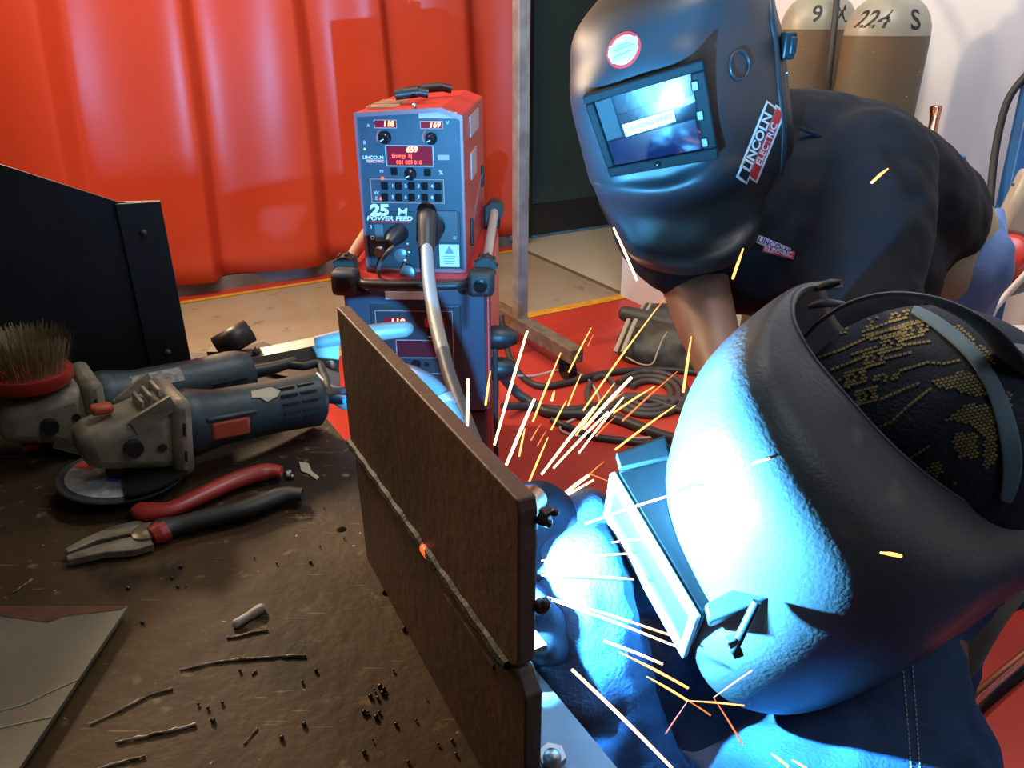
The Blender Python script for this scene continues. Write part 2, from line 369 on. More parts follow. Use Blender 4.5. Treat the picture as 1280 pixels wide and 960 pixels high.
def rect_line(b, x0, x1, z0, z1, y, t=.0012, r=0):
    for a in ((x0,z0,x1,z0),(x0,z1,x1,z1)): b.box(((a[0]+a[2])/2, y, a[1]), (a[2]-a[0]+t, .0008, t))
    for a in ((x0,z0,z1),(x1,z0,z1)): b.box((a[0], y, (a[1]+a[2])/2), (t, .0008, a[2]-a[1]))
    return b
# power source below
PZ = (-.237, 1.785, 0); RZP = R(-1.5)
pw = empty('power_source', PZ, 'large welding power source under the wire feeder with roll bars', 'welding machine', rz=RZP)
W, H0, H1, D = .352, .365, .715, .62
fin('case', B().box((0,D/2+.006,(H0+H1)/2), (W,D,H1-H0)), M_red, pw, True, smooth=False, bevel=.006)
fin('side_panel', B().box((W/2+.001,D/2-.0,(H0+H1)/2-.01), (.004,D-.04,H1-H0-.05)), mat('side_red', (.58,.13,.13), .4), pw, True, smooth=False)
lv = B()
for k in range(17): lv.box((W/2+.004, .05, H0+.04+k*.016), (.004,.035,.006), Matrix.Rotation(R(20),3,'X'))
fin('louvre', lv, mat('louvre_dark', (.16,.02,.02), .5), pw, True, smooth=False, label='row of dark slots in the red side panel')
fin('front_panel', B().box((0,.0,(H0+H1)/2), (W-.008,.016,H1-H0-.004)), M_front, pw, True, smooth=False, bevel=.004)
def zz(py): return .715-(py-350)*.00216       # heights on the machine front
def xx(px): return (px-519)*.352/181
cf = B(); cf.box(((xx(462)+xx(577))/2,-.009,(zz(378)+zz(480))/2), (xx(577)-xx(462), .006, zz(378)-zz(480)))
cp_ = fin('control_panel', cf, mat('panel_recess', (.025,.03,.04), .4), pw, True, smooth=False, bevel=.003)
fin('panel_outline', rect_line(B(), xx(469), xx(566), zz(462), zz(385), -.0127), M_line, cp_, True, smooth=False)
for x0, x1, s in ((480,508,'118'),(531,556,None)):
    dsp = fin('display', B().box(((xx(x0)+xx(x1))/2,-.0125,(zz(393)+zz(404))/2), (xx(x1)-xx(x0),.002,zz(393)-zz(404))), M_disp, cp_, True, smooth=False)
    if s: text('digits', s, .024, lambda u,v: Vector((xx(496)+u,-.0145,zz(398.5)+v)), M_ledh, cp_, True, thick=.03, shear=.15)
fin('window', B().box(((xx(494)+xx(543))/2,-.0125,(zz(421)+zz(441))/2), (xx(543)-xx(494),.002,zz(421)-zz(441))), mat('red_window', (.10,.012,.02), .25), cp_, True, smooth=False)
fin('window_outline', rect_line(B(), xx(493), xx(544), zz(442), zz(420), -.0137, .0014), M_line, cp_, True, smooth=False)
for x, y in ((517,450),(540,411)):
    fin('knob', B().lathe([(.012,0),(.012,.006),(.0095,.010),(.009,.022),(.007,.025)], (xx(x),-.012,zz(y)), (0,-1,0), seg=24), M_knob, cp_, True)
    fin('knob_pointer', B().box((xx(x)-.004,-.0375,zz(y)-.001), (.007,.001,.0018)), M_white, cp_, True)
fin('square_button', B().box((xx(503),-.0135,zz(450)), (.012,.005,.012)), M_knob, cp_, True, bevel=.002)
fin('square_button', B().box((xx(531),-.0135,zz(450)), (.012,.005,.012)), M_knob, cp_, True, bevel=.002)
fin('sticker', B().box(((xx(483)+xx(540))/2,-.0095,zz(367)), (xx(540)-xx(483),.002,.020)), M_cyan, pw, True, smooth=False)
# roll bar, corner bumpers, side rails
fin('roll_bar', B().tube([(-.13,-.005,.712),(-.118,-.030,.714),(-.09,-.040,.714),(0,-.042,.714),(.09,-.040,.714),(.118,-.030,.714),(.13,-.005,.712)], .0105, seg=14), M_black, pw, True)
for sx in (-1, 1):
    bmp = B().box((sx*.163,-.006,.712), (.064,.06,.062)).box((sx*.125,-.006,.694), (.04,.03,.026))
    bf = fin('corner_bumper', bmp, M_rubber, pw, True, bevel=.014)
    fin('bolt', B().lathe([(.017,0),(.017,.003),(.011,.004),(.011,.007)], (sx*.163,-.036,.712), (0,-1,0), seg=24), M_knob, pw, True)
    fin('bolt', B().lathe([(.007,0),(.006,.004)], (sx*.120,-.021,.692), (0,-1,0), seg=16), M_knob, pw, True)
    rb = B()
    for k in range(9):
        a = k/9*math.pi*2; rb.box((sx*.172+.027*math.cos(a), .045, .738+.027*math.sin(a)), (.006,.03,.006), Matrix.Rotation(-a,3,'Y'))
    rb.cyl((sx*.172,.02,.738),(sx*.172,.07,.738), .026, .024)
    fin('rail_end_cap', rb, M_rubber, pw, True)
    fin('rail', B().cyl((sx*.172,.05,.739), (sx*.172,.52,.772), .0125, seg=12), mat('rail_aluminium', (.52,.45,.37), .4, .4), pw, True)
    fin('rail_end_cap', B().cyl((sx*.172,.49,.772),(sx*.172,.55,.775), .027, .027, 16), M_rubber, pw, True)
    fin('rail_bracket', B().box((sx*.163,.53,.75), (.05,.03,.07)), M_black, pw, True, bevel=.006)
ct = empty('machine_cart', PZ, 'red wheeled undercarriage carrying the stacked welding machines', 'cart', rz=RZP)
fin('cart_body', B().box((0,.32,.235), (.352,.60,.25)), mat('cart_red', (.30,.02,.03), .45), ct, True, smooth=False, bevel=.006)
fin('cart_front', B().box((0,.012,.235), (.34,.012,.24)), M_front, ct, True, smooth=False, bevel=.003)
fin('side_bar', B().box((.19,.10,.30), (.012,.03,.40)), M_rubber, ct, True, bevel=.003)
for sx in (-1,1):
    for yy in (.08,.55):
        fin('wheel', B().cyl((sx*.15-.018,yy,.052),(sx*.15+.018,yy,.052), .052), M_rubber, ct, True)
        fin('wheel_fork', B().box((sx*.15,yy,.10), (.05,.06,.03)), M_steel, ct, True)
for k, zc in enumerate((.52,.43)):
    fin('side_connector', B().lathe([(.03,0),(.034,.01),(.03,.04),(.016,.07)], (.178,.12,zc), (1,0,0), seg=20), M_black, pw, True, label='black cable connector on the red side')

# wire feeder on top
FZ = (-.237, 1.85, .716)
fe = empty('wire_feeder', FZ, 'red wire feeder with blue lit control face standing on power source', 'wire feeder', rz=R(-3))
W, H, D = .250, .374, .52
prof = [(-W/2,0,0),(W/2,0,0),(W/2,0,H*.985),(W*.30,0,H+.012),(-W/2,0,H)]
fin('case', B().prism([Vector(p)+Vector((0,.01,0)) for p in prof], (0,D,0)), M_red, fe, True, smooth=False, bevel=.004)
fr = B()
def inset(p, k): c = Vector((0,0,H/2)); q = Vector(p); return c+(q-c)*k
pr = [Vector(p) for p in prof]
for i in range(5):
    a, b_ = pr[i], pr[(i+1)%5]; ai = a+(Vector((0,0,H/2))-a)*.05; bi = b_+(Vector((0,0,H/2))-b_)*.05
    fr.prism([a+Vector((0,-.006,0)), b_+Vector((0,-.006,0)), bi+Vector((0,-.006,0)), ai+Vector((0,-.006,0))], (0,.02,0))
fin('front_frame', fr, mat('feeder_edge', (.30,.13,.15), .35, .3), fe, True, smooth=False)
fin('front_panel', B().prism([inset(p,.96)+Vector((0,.002,0)) for p in prof], (0,.012,0)), M_front, fe, True, smooth=False)
fin('lower_panel', B().box((0,-.001,.075), (W*.90,.006,.148)), mat('lower_panel', (.030,.036,.048), .4), fe, True, smooth=False, bevel=.002)
def cr(x, y):                                    # position on the control face
    v = (y-200)/730; L = 170+v*45; Q = 636+v*14; return (-W/2+W*(x-L)/(Q-L), H*(1-v))
def face(x, y, d=-.002): a, c = cr(x, y); return Vector((a, d, c))
def fbox(x0, y0, x1, y1, d=-.001, t=.003):
    a = face(x0,y0); c = face(x1,y1); return B().box(((a.x+c.x)/2, d, (a.z+c.z)/2), (abs(c.x-a.x), t, abs(c.z-a.z)))
def flabel(name, s, x, y, size, m, par, d=-.0036, sx=1., **k):
    p = face(x, y); return text(name, s, size, lambda u,v: Vector((p.x+u, d, p.z+v)), m, par, True, sx=sx, **k)
def frect(x0,y0,x1,y1,d=-.0028,t=.0012):
    a = face(x0,y1); c = face(x1,y0); return rect_line(B(), a.x, c.x, a.z, c.z, d, t)
for x0,y0,x1,y1,s,tx in ((258,230,352,264,'118',318),(456,234,550,266,'169',517)):
    dd = fin('display', fbox(x0,y0,x1,y1), M_disp, fe, True, smooth=False)
    fin('display_outline', frect(x0,y0,x1,y1), M_line, fe, True, smooth=False)
    flabel('digits', s, tx, (y0+y1)/2, .017, M_ledh, fe, thick=.03, shear=.15)
fin('display', fbox(310,342,506,428), M_disp, fe, True, smooth=False)
fin('display_outline', frect(308,340,508,430,t=.0018), M_gline, fe, True, smooth=False)
flabel('digits', '659', 418, 357, .018, M_ledh, fe, thick=.03, shear=.1)
flabel('digits', 'Energy  kJ', 375, 385, .0125, M_led, fe, thick=.01, sx=.95)
flabel('digits', '031 059 010', 405, 414, .0125, M_led, fe, thick=.01, sx=.95)
fin('notice_sticker', fbox(448,196,612,222), mat('pink_sticker', (.62,.42,.40), .5), fe, True, smooth=False)
for x, y, r in ((304,306,.0145),(502,309,.0135),(410,466,.0145)):
    kn = fin('knob', B().lathe([(r,0),(r,.004),(r*.85,.008),(r*.8,.020),(r*.6,.023)], face(x,y,-.001), (0,-1,0), seg=28), M_knob, fe, True)
    fin('knob_pointer', B().box(face(x,y,-.0245)+Vector((-.004,0,-.003)), (.009,.001,.002), Matrix.Rotation(R(-25),3,'Y')), M_white, fe, True)
for x in (272,470):
    b = B(); c = face(x+30,305)
    pts = [c+Vector((.019*math.cos(a),-.001,.019*math.sin(a))) for a in [R(120+k*12) for k in range(9)]]
    fin('dial_mark', b.tube(pts, .0018, seg=6, n=2), mat('pink_print', (.6,.12,.12), .5), fe, True)
for x, y in ((340,455),(484,458)): fin('square_button', fbox(x-15,y-16,x+15,y+16,-.003,.007), M_knob, fe, True, bevel=.0015)
n = 0
for j, y in enumerate((520,572)):
    for i, x in enumerate((299,359,415,471,529)):
        fin('square_button', fbox(x-16,y-17,x+15,y+17,-.003,.007), M_knob, fe, True, bevel=.0015)
        if i:
            n += 1; flabel('number', str(n), x-26, y, .011, M_white, fe, thick=.02)
fin('keypad_outline', frect(242,490,552,598,t=.0016), mat('orange_print', (.55,.25,.15), .5), fe, True, smooth=False)
for x, y in ((289,486),(281,580)): fin('led', B().ball(face(x,y,-.003), .0036, seg=12), M_led, fe, True, label='small glowing red indicator lamp')
fin('led', B().ball(face(214,356,-.003), .003, seg=12), mat('green_led', (.2,.5,.1), .4, emit=(.5,1,.3), es=.8), fe, True, label='small green indicator lamp')
flabel('maker_name', 'LINCOLN', 250, 393, .0100, M_white, fe, thick=.03, sx=1.15)
fin('name_band', fbox(222,402,297,418), M_redink, fe, True, smooth=False)
flabel('maker_name', 'ELECTRIC', 260, 410, .0082, M_white, fe, thick=.02, sx=1.15)
fin('panel_badge', fbox(528,380,577,402), mat('badge_grey', (.4,.32,.34), .5), fe, True, smooth=False)
for s, x, y, sz in (('A',232,254,.010),('V',572,240,.012),('8',214,328,.012),('W',262,553,.012),('E',262,578,.012),('m',286,452,.012),('%',542,458,.014)):
    flabel('symbol', s, x, y, sz, M_gline, fe)
flabel('model_number', '25', 274, 634, .036, M_white, fe, d=-.006, thick=.055, sx=1.25, shear=.08)
flabel('model_number', 'M', 374, 641, .027, M_white, fe, d=-.006, thick=.012, sx=1.2, shear=.08)
flabel('model_name', 'POWER FEED', 318, 671, .0145, M_white, fe, d=-.006, thick=.03, sx=1.28, shear=.15)
fin('red_underline', fbox(230,684,405,689,-.0045), M_redink, fe, True, smooth=False)
fin('rocker_switch', fbox(250,700,292,782,-.004,.006), mat('rocker', (.10,.13,.15), .3), fe, True, bevel=.002)
flabel('symbol', 'I', 238, 712, .013, M_white, fe, d=-.0055); flabel('symbol', 'O', 243, 764, .013, M_white, fe, d=-.0055)
fin('connector_plate', fbox(428,632,615,780,-.004,.003), mat('connector_plate', (.06,.07,.085), .4), fe, True, smooth=False, bevel=.002)
cs_ = face(500,700,-.005)
fin('gun_socket', B().lathe([(.034,0),(.034,.016),(.028,.018),(.026,.026)], cs_, (0,-1,0), seg=32), M_knob, fe, True)
fin('screw', B().lathe([(.006,0),(.005,.003)], face(600,756,-.005), (0,-1,0), seg=14), M_steel, fe, True)
fin('warning_sticker', fbox(532,792,620,900,-.0045,.002), M_cyan, fe, True, smooth=False)
wt = B(); c = face(576,822,-.0062); wt.poly([c+Vector((0,0,.013)), c+Vector((-.012,0,-.007)), c+Vector((.012,0,-.007))])
fin('warning_mark', wt, mat('grey_blue_print', (.16,.25,.3), .5), fe, True, smooth=False)
ln = B()
for k in range(4): ln.box(face(576,848+k*12,-.0062), (.030-.004*(k%2),.0006,.0018))
fin('warning_lines', ln, MATS['grey_blue_print'], fe, True, smooth=False)
# control plug, caps and chain
fin('control_plug', B().lathe([(.022,0),(.022,.02),(.018,.045),(.010,.06)], face(365,735,-.004), Vector((-.35,-1,-.25)), seg=24), M_black, fe, True)
fin('plug_cable', B().tube([face(352,775,-.06), face(330,800,-.075), face(295,860,-.06), face(285,915,-.05), face(310,965,-.05), face(370,1000,-.055), face(440,1010,-.06), face(480,990,-.05)], .0045, n=8), mat('grey_cable', (.10,.10,.11), .5), fe, True)
fin('brass_fitting', B().lathe([(.011,0),(.013,.006),(.009,.012),(.011,.022)], face(275,826,-.004), (0,-1,0), seg=18), mat('fitting', (.45,.4,.35), .3, .9), fe, True)
fin('dust_cap', B().lathe([(.017,0),(.017,.006),(.013,.008)], face(368,845,-.004), (0,-1,0), seg=24), mat('cap_grey', (.16,.18,.20), .35, .4), fe, True)
fin('dust_cap', B().lathe([(.019,0),(.019,.007),(.015,.009)], face(404,918,-.03), (-.1,-1,.1), seg=24), MATS['cap_grey'], fe, True)
chb = B()
for k in range(7):
    p = face(395+8*math.sin(k), 790+k*18, -.015-.003*k); chb.lathe([(.0035,-.0006),(.0048,0),(.0035,.0006)], p, (math.sin(k*1.6),-1,0), seg=10)
fin('cap_chain', chb, M_steel, fe, True)
# top handle, vents, side details
hb = fin('handle', B().tube([(-.055,.14,H+.028),(.0,.15,H+.034)], .013, seg=14, smooth=False).cyl((.0,.15,H+.034),(.024,.155,H+.03), .011), M_black, fe, True)
fin('handle', B().tube([(-.02,.31,H+.030),(.035,.32,H+.034)], .012, seg=14, smooth=False).cyl((.035,.32,H+.034),(.06,.325,H+.028), .011), M_black, fe, True)
fin('handle_bar', B().tube([(-.05,.14,H+.028),(-.04,.22,H+.032),(-.02,.31,H+.030)], .009), M_black, fe, True)
vn = B()
for k in range(7): vn.box((-.075+.0*k,.06+k*.03,H+.006), (.07,.010,.004))
fin('top_vent', vn, mat('vent_beige', (.42,.30,.20), .5), fe, True, smooth=False)
fin('top_screw', B().ball((.012,.018,H+.014), .006, seg=10), M_steel, fe, True)
fin('side_label', B().box((W/2+.002,.21,H*.62), (.003,.13,.065)).box((W/2+.0025,.24,H*.88), (.003,.22,.05)), mat('side_grey', (.36,.30,.32), .5), fe, True, smooth=False)
fin('side_latch', B().box((W/2+.004,.44,H*.42), (.008,.02,.06)), M_black, fe, True, bevel=.003)
fin('side_latch', B().box((W/2+.004,.11,H*.20), (.008,.02,.07)), M_black, fe, True, bevel=.003)
fin('side_groove', B().box((W/2+.001,.30,H*.33), (.003,.34,.003), Matrix.Rotation(R(16),3,'X')), M_frame, fe, True, smooth=False)

# ---------------------------------------------------------------- welding gun: boot, spring guard, hose, down to the arc
gs = wm(fe) @ cs_
gun = empty('welding_gun', gs, 'welding gun lead plugged into the feeder and sweeping down behind rusty plate', 'welding gun')
fin('plug_collar', B().lathe([(.03,0),(.03,.02),(.026,.03),(.024,.05)], gs+Vector((0,-.022,0)), Vector((.02,-1,-.35)), seg=24), M_black, gun)
fin('boot', B().tube([gs+Vector((.002,-.055,-.01)), pz(534,272,1.76), pz(533,312,1.72)], [.024,.022,.019], seg=18), M_black, gun)
fin('spring_guard', B().tube([pz(533,306,1.72), pz(536,350,1.66), pz(544,400,1.58), pz(554,442,1.50)], [.0135,.0145,.0145,.014], seg=16), mat('grey_guard', (.25,.26,.27), .4, .2, bump=.6, bscale=200), gun)
fin('hose', B().tube([pz(554,440,1.50), pz(562,470,1.42), pz(580,520,1.28), pz(604,580,1.08), pz(640,660,.85), pz(660,705,.70), pz(655,712,.60)], [.0135,.013,.0125,.0115,.011,.011,.010], seg=14), mat('dark_blue_hose', (.05,.065,.085), .45), gun)
gd = (ARC+Vector((.042,.0765,.0)))
fin('gun_neck', B().tube([pz(655,712,.60), pz(648,706,.55), gd], [.011,.008,.007]), M_steel, gun)
fin('nozzle', B().cyl(gd, ARC+Vector((.0125,.0228,.0)), .0095, .0085), mat('nozzle_copper', (.6,.3,.18), .3, 1), gun)
tag(fin('welding_arc', B().ball(ARC, .0015, seg=12), mat('arc_glow', (0,0,0), .5, emit=(.75,.9,1.0), es=4500)), 'white hot welding arc burning behind the rusty plate', 'welding arc')
hc = empty('gas_hose', pz(545,475,.95), 'thick pale blue hose arching just behind the rusty plate top', 'hose')
fin('hose_tube', B().tube([pz(470,462,1.0), pz(505,466,.97), pz(532,478,.94), pz(553,500,.92), pz(572,540,.90), pz(585,590,.88), pz(590,640,.86)], .0125, seg=16, n=8), mat('pale_blue_hose', (.035,.06,.08), .45), hc)
fin('metal_collar', B().cyl(pz(551,497,.92), pz(559,511,.917), .0145), M_steel, hc)

# ---------------------------------------------------------------- workbench
TB = .85
EB = Vector((-.276,.457,0)).normalized()             # direction of the bench's free edge
EO = Vector((.066,.333,0))
def Q(a, b, z=TB): p = EO + EB*a + Vector((-EB.y, EB.x, 0))*b; return Vector((p.x, p.y, z))   # a along free edge, b inward
M_bench = mat('burnt_bench_steel', (.022,.012,.006), .6, 0, spec=.22, c2=(.105,.056,.023), scale=5, lo=.34, hi=.70, bump=.45, bscale=70, detail=12, c3=(.19,.125,.065), s3=55, lo3=.64, hi3=.72, rv=-.12)
def streaks(m, vecs, col):
    nt = m.node_tree; bs = nt.nodes['Principled BSDF']; cur = bs.inputs['Base Color'].links[0].from_socket
    for k, (ang, sx, sy, lo, hi) in enumerate(vecs):
        tc = nt.nodes.new('ShaderNodeTexCoord'); mp = nt.nodes.new('ShaderNodeMapping'); mp.inputs['Rotation'].default_value = (0,0,R(ang)); mp.inputs['Scale'].default_value = (sx,sy,1); mp.inputs['Location'].default_value = (k*3.1,k*1.7,0)
        n = nt.nodes.new('ShaderNodeTexNoise'); n.inputs['Scale'].default_value = 1; n.inputs['Detail'].default_value = 3
        r = nt.nodes.new('ShaderNodeMapRange'); r.inputs[1].default_value = lo; r.inputs[2].default_value = hi
        mx = nt.nodes.new('ShaderNodeMix'); mx.data_type = 'RGBA'; mx.inputs[7].default_value = (*col[k % len(col)], 1)
        nt.links.new(tc.outputs['Object'], mp.inputs[0]); nt.links.new(mp.outputs[0], n.inputs['Vector']); nt.links.new(n.outputs[0], r.inputs[0])
        nt.links.new(r.outputs[0], mx.inputs[0]); nt.links.new(cur, mx.inputs[6]); cur = mx.outputs[2]
    nt.links.new(cur, bs.inputs['Base Color'])
streaks(M_bench, [(35,18,300,.70,.74),(-50,22,340,.70,.74),(80,25,280,.71,.75),(10,130,150,.72,.75),(0,14,11,.60,.74)], [(.28,.19,.10),(.24,.17,.09),(.20,.14,.08),(.42,.34,.22),(.012,.008,.005)])
corner = ph(350,447,TB)
wb = empty('workbench', Q(0,.3,0), 'heavy rusty brown steel workbench with scorched dented top', 'workbench')
bt = B(); poly = [Q(-.45,0,TB-.02), Q(.62,0,TB-.02), ph(335,441,TB)+Vector((0,0,-.02)), ph(60,440,TB)+Vector((-.35,0,-.02)), Q(-.45,1.1,TB-.02)]
bt.prism(poly, (0,0,.02))
top = fin('bench_top', bt, M_bench, None, smooth=False)
cut = B()
for x, y in ((427,662),(485,741)): p = ph(x, y, TB); cut.cyl(p-Vector((0,0,.05)), p+Vector((0,0,.05)), .0045)
co = fin('cut', cut, None)
bo = top.modifiers.new('b', 'BOOLEAN'); bo.object = co; bo.operation = 'DIFFERENCE'; bo.solver = 'EXACT'
bpy.context.view_layer.update()
nm = bpy.data.meshes.new_from_object(top.evaluated_get(bpy.context.evaluated_depsgraph_get()))
top.modifiers.clear(); bmx = bmesh.new(); bmx.from_mesh(nm); bpy.data.objects.remove(co); bpy.data.objects.remove(top)
top = fin('bench_top', bmx, M_bench, wb, smooth=False)
lg = mat('bench_leg_steel', (.03,.022,.016), .5, .3)
for a, b in ((-.35,.06),(.52,.06),(.45,.55),(-.35,.75)):
    fin('leg', B().box(Q(a,b,TB/2-.01), (.05,.05,TB-.03)), lg, wb, smooth=False)
# grey strip of bright steel lit beside the arc, with a bolt
gp = tag(fin('steel_strip', B().prism([Q(-.25,.0015,TB+.0005), Q(.20,.0015,TB+.0005), Q(.20,.045,TB+.0005), Q(-.25,.045,TB+.0005)], (0,0,.002)), mat('bare_grey_steel', (.13,.13,.14), .5, .1, c2=(.10,.10,.11), scale=25, c3=(.6,.6,.62), s3=60, lo3=.7, hi3=.74), smooth=False), 'bare grey steel strip on bench edge right of rusty plate', 'steel strip')
tag(fin('hex_bolt', B().lathe([(.009,0),(.009,.004)], ph(690,948,TB+.003), seg=6).ball(ph(690,948,TB+.008), .006), M_steel), 'shiny domed bolt on the grey steel strip', 'bolt')

# rusty plates on edge, butt welded: upper, lower, bead
M_rust = mat('rusty_plate', (.155,.073,.042), .55, 0, c2=(.075,.046,.033), scale=6, lo=.35, hi=.62, bump=.4, bscale=110, detail=8, c3=(.26,.085,.03), s3=8, lo3=.57, hi3=.72)
wp = empty('rusty_weldment', (-.05,.42,TB), 'tall rusty steel plate standing on edge with a weld seam across', 'steel plate')
L0 = Vector((-.133,.552,0)); L1 = Vector((.003,.287,0)); LD = (L1-L0).normalized(); LN = Vector((-LD.y, LD.x, 0))   # LN points to the arc side
if LN.x < 0: LN = -LN
TH = .010
def pl(a, h, n=0): p = L0+LD*a+LN*n; return Vector((p.x, p.y, TB+h))
LL = (L1-L0).length
up_ = [pl(.006,.112), pl(LL-.008,.124), pl(LL-.001,.130), pl(LL,.140), pl(LL,.222), pl(LL-.002,.228), pl(0,.227), pl(.0,.118)]
fin('upper_plate', B().prism(up_, LN*TH), M_rust, wp, smooth=False, bevel=.0012)
lo_ = [pl(.004,.1125), pl(.012,.0), pl(LL+.006,.0), pl(LL+.006,.114), pl(LL-.004,.1245)]
fin('lower_plate', B().prism([p+LN*.0012 for p in lo_], LN*TH), mat('rusty_plate_lower', (.135,.062,.036), .55, 0, c2=(.07,.042,.030), scale=6, bump=.4, bscale=110, c3=(.14,.045,.018), s3=12, lo3=.58, hi3=.72), wp, smooth=False, bevel=.0012)
wpts = [pl(a, .111+.012*a/LL+.0006*math.sin(a*400), -.0006) for a in [LL*k/30 for k in range(30)]]
fin('weld_seam', B().tube(wpts, [.0034+.0006*math.sin(k*2.1) for k in range(30)], seg=8, n=2), mat('dark_weld', (.016,.013,.012), .6, 0, bump=.5, bscale=250), wp)
hot = [pl(LL*t, .111+.012*t, -.0012) for t in (.555,.575,.60,.63)]
fin('glowing_spot', B().tube(hot, [.001,.0030,.0030,.001], seg=10), mat('glowing_metal', (.4,.05,.01), .5, emit=(1.0,.10,.02), es=1.6), wp, label='small orange glowing hot spot on the seam')
fin("arc_shade_ledge", B().prism([pl(.199,.098), pl(LL-.03,.101), pl(LL-.03,.105), pl(.199,.102)], LN*.034), M_rust, wp, smooth=False)  # hidden ledge added to keep arc light off the steel strip
fin('arc_shade_tab', B().prism([pl(-.0,.004,.0105), pl(-.0,.100,.0105), pl(.0,.100,.036), pl(.0,.004,.036)], LD*.006), M_rust, wp, smooth=False)  # hidden tab added to shade grinder and bench from the arc
tk = B(); tp = pl(LL,.218,.012)
for k in range(9): tk.ball(tp+Vector((random.uniform(-.001,.006),random.uniform(-.003,.003),random.uniform(-.004,.004))), random.uniform(.0018,.0034), seg=8)
fin('weld_tack', tk, mat('tack_metal', (.06,.045,.035), .4, .5, bump=.5, bscale=200), wp, remesh=.0011)
tk = B(); tp = pl(LL,.165,.011)
for k in range(4): tk.ball(tp+Vector((random.uniform(-.001,.004),0,random.uniform(-.003,.003))), .0035, seg=8)
fin('weld_tack', tk, MATS['tack_metal'], wp)

# flat plate lying front left, on thin packing
M_gpl = mat('dull_grey_plate', (.20,.175,.125), .42, .15, c2=(.13,.11,.075), scale=8, bump=.15, bscale=80, c3=(.16,.05,.02), s3=6, lo3=.60, hi3=.70)
HP = TB+.010
c1, c2_, c3_ = ph(160,757,HP), ph(12,978,HP), ph(-120,757,HP)
sp = empty('steel_sheet', Vector((c1.x-.1, c1.y-.05, TB)), 'flat grey steel sheet with rust edge lying at the near left corner', 'steel plate')
fin('sheet', B().prism([v-Vector((0,0,.0035)) for v in (c1, c2_, c3_+(c2_-c1), c3_)], (0,0,.0035)), M_gpl, sp, smooth=False, bevel=.0005)
fin('spacer', B().box((c1.x-.13,c1.y-.08,TB+.0032), (.05,.05,.0064)), M_rust, sp, smooth=False)
fin('rust_band', B().poly([ph(-120,757.5,HP+.0004), ph(158,757.5,HP+.0004), ph(150,762,HP+.0004), ph(80,770,HP+.0004), ph(60,778,HP+.0004), ph(0,770,HP+.0004), ph(-120,772,HP+.0004)]), mat('rust_orange', (.16,.05,.02), .6, c2=(.09,.035,.018), scale=40), sp, smooth=False)
for pts in ([(96,850),(60,866),(25,882),(-30,895)], [(64,896),(35,902),(0,910),(-30,916)]):
    fin('scribed_line', B().tube([ph(x,y,HP+.0003) for x,y in pts], .0004, seg=6), mat('scratch_white', (.5,.47,.4), .5), sp)

# weld wire scraps, slag, spatter
M_slag = mat('weld_scrap', (.42,.35,.26), .4, .5, c2=(.10,.07,.05), scale=60, bump=.6, bscale=300)
def scrap(pts, r, label):
    P = catmull([ph(x,y,TB+r*.8) for x,y in pts], 6)
    P = [p+Vector((random.uniform(-1,1),random.uniform(-1,1),random.uniform(0,.6)))*r*.35 for p in P]
    tag(fin('weld_scrap', B().tube(P, [r*random.uniform(.6,1.25) for _ in P], seg=7, smooth=False), M_slag), label, 'weld scrap', 'weld scraps on the bench')
scrap([(225,838),(270,828),(330,822),(382,820)], .0010, 'longest thin weld wire scrap, right of the near left sheet')
scrap([(112,905),(150,888),(180,872),(215,861)], .0010, 'thin weld scrap slanting just right of the sheet edge')
scrap([(144,928),(185,920),(220,912),(245,905)], .0012, 'short knobbly weld scrap, second from the bottom left')
scrap([(122,962),(150,953),(182,945)], .0011, 'weld scrap lying at the very bottom of the frame')
scrap([(283,797),(300,795),(318,790),(335,788)], .0010, 'tiny dark scrap just under the white slag chip')
scrap([(17,741),(28,733),(41,724)], .0008, 'lone short wire above the near left sheet')
scrap([(315,843),(320,838)], .0009, 'smallest wire snip under the longest scrap')
scrap([(305,930),(322,910)], .0007, 'fine wire snip among scratches near bottom')
sl = B()
for k in range(10):
    t = k/9; sl.ball(ph(296+30*t, 779-18*t, TB+.003), random.uniform(.003,.0045), seg=8)
tag(fin('slag_chip', sl, mat('white_slag', (.62,.58,.50), .6, bump=.8, bscale=200), remesh=.0012, relax=2), 'whitish slag chip lying alone mid bench', 'slag chip')
cz = B()
for k in range(6): cz.ball(ph(362+random.uniform(-4,4), 592+random.uniform(-4,4), TB+.003), .003, seg=8)
tag(fin('metal_nugget', cz, M_steel, remesh=.0012), 'dark shiny metal nugget beside the red plier grip', 'metal nugget')
cz = B(); pa = [ph(x,y,TB+.0006) for x,y in ((374,578),(386,580),(390,590),(399,597),(396,600),(384,592),(377,590))]
tag(fin('foil_scrap', cz.prism(pa, (0,0,.001)), mat('pale_flake', (.5,.42,.3), .5), smooth=False), 'pale flake lying beyond the plier handles', 'flake')
sb0 = B(); sb0.ball((0,0,0), .0016, seg=10); sb = tag(fin('spatter_ball', sb0, mat('spatter_ball_metal', (.10,.09,.08), .3, .8)), 'tiny round ball of weld spatter lying on the bench top', 'spatter ball', 'spatter balls on the bench')
spots = [(475,858),(468,862),(478,866),(472,872),(463,870),(480,861),(460,890),(470,896),(474,890),(482,868),(533,872),(575,885),(580,900),(565,925),(548,930),(570,942),(510,952),(455,890),(466,925),(455,940),(222,733),(232,733),(160,735),(215,722),(178,778),(248,880),(260,885),(278,878),(266,900),(395,838),(378,852),(300,838),(430,672),(405,635),(400,683),(388,702),(346,704),(226,708),(318,697),(492,838),(495,905),(520,900),(585,905),(590,880),(380,905),(352,922),(545,800),(505,786)]
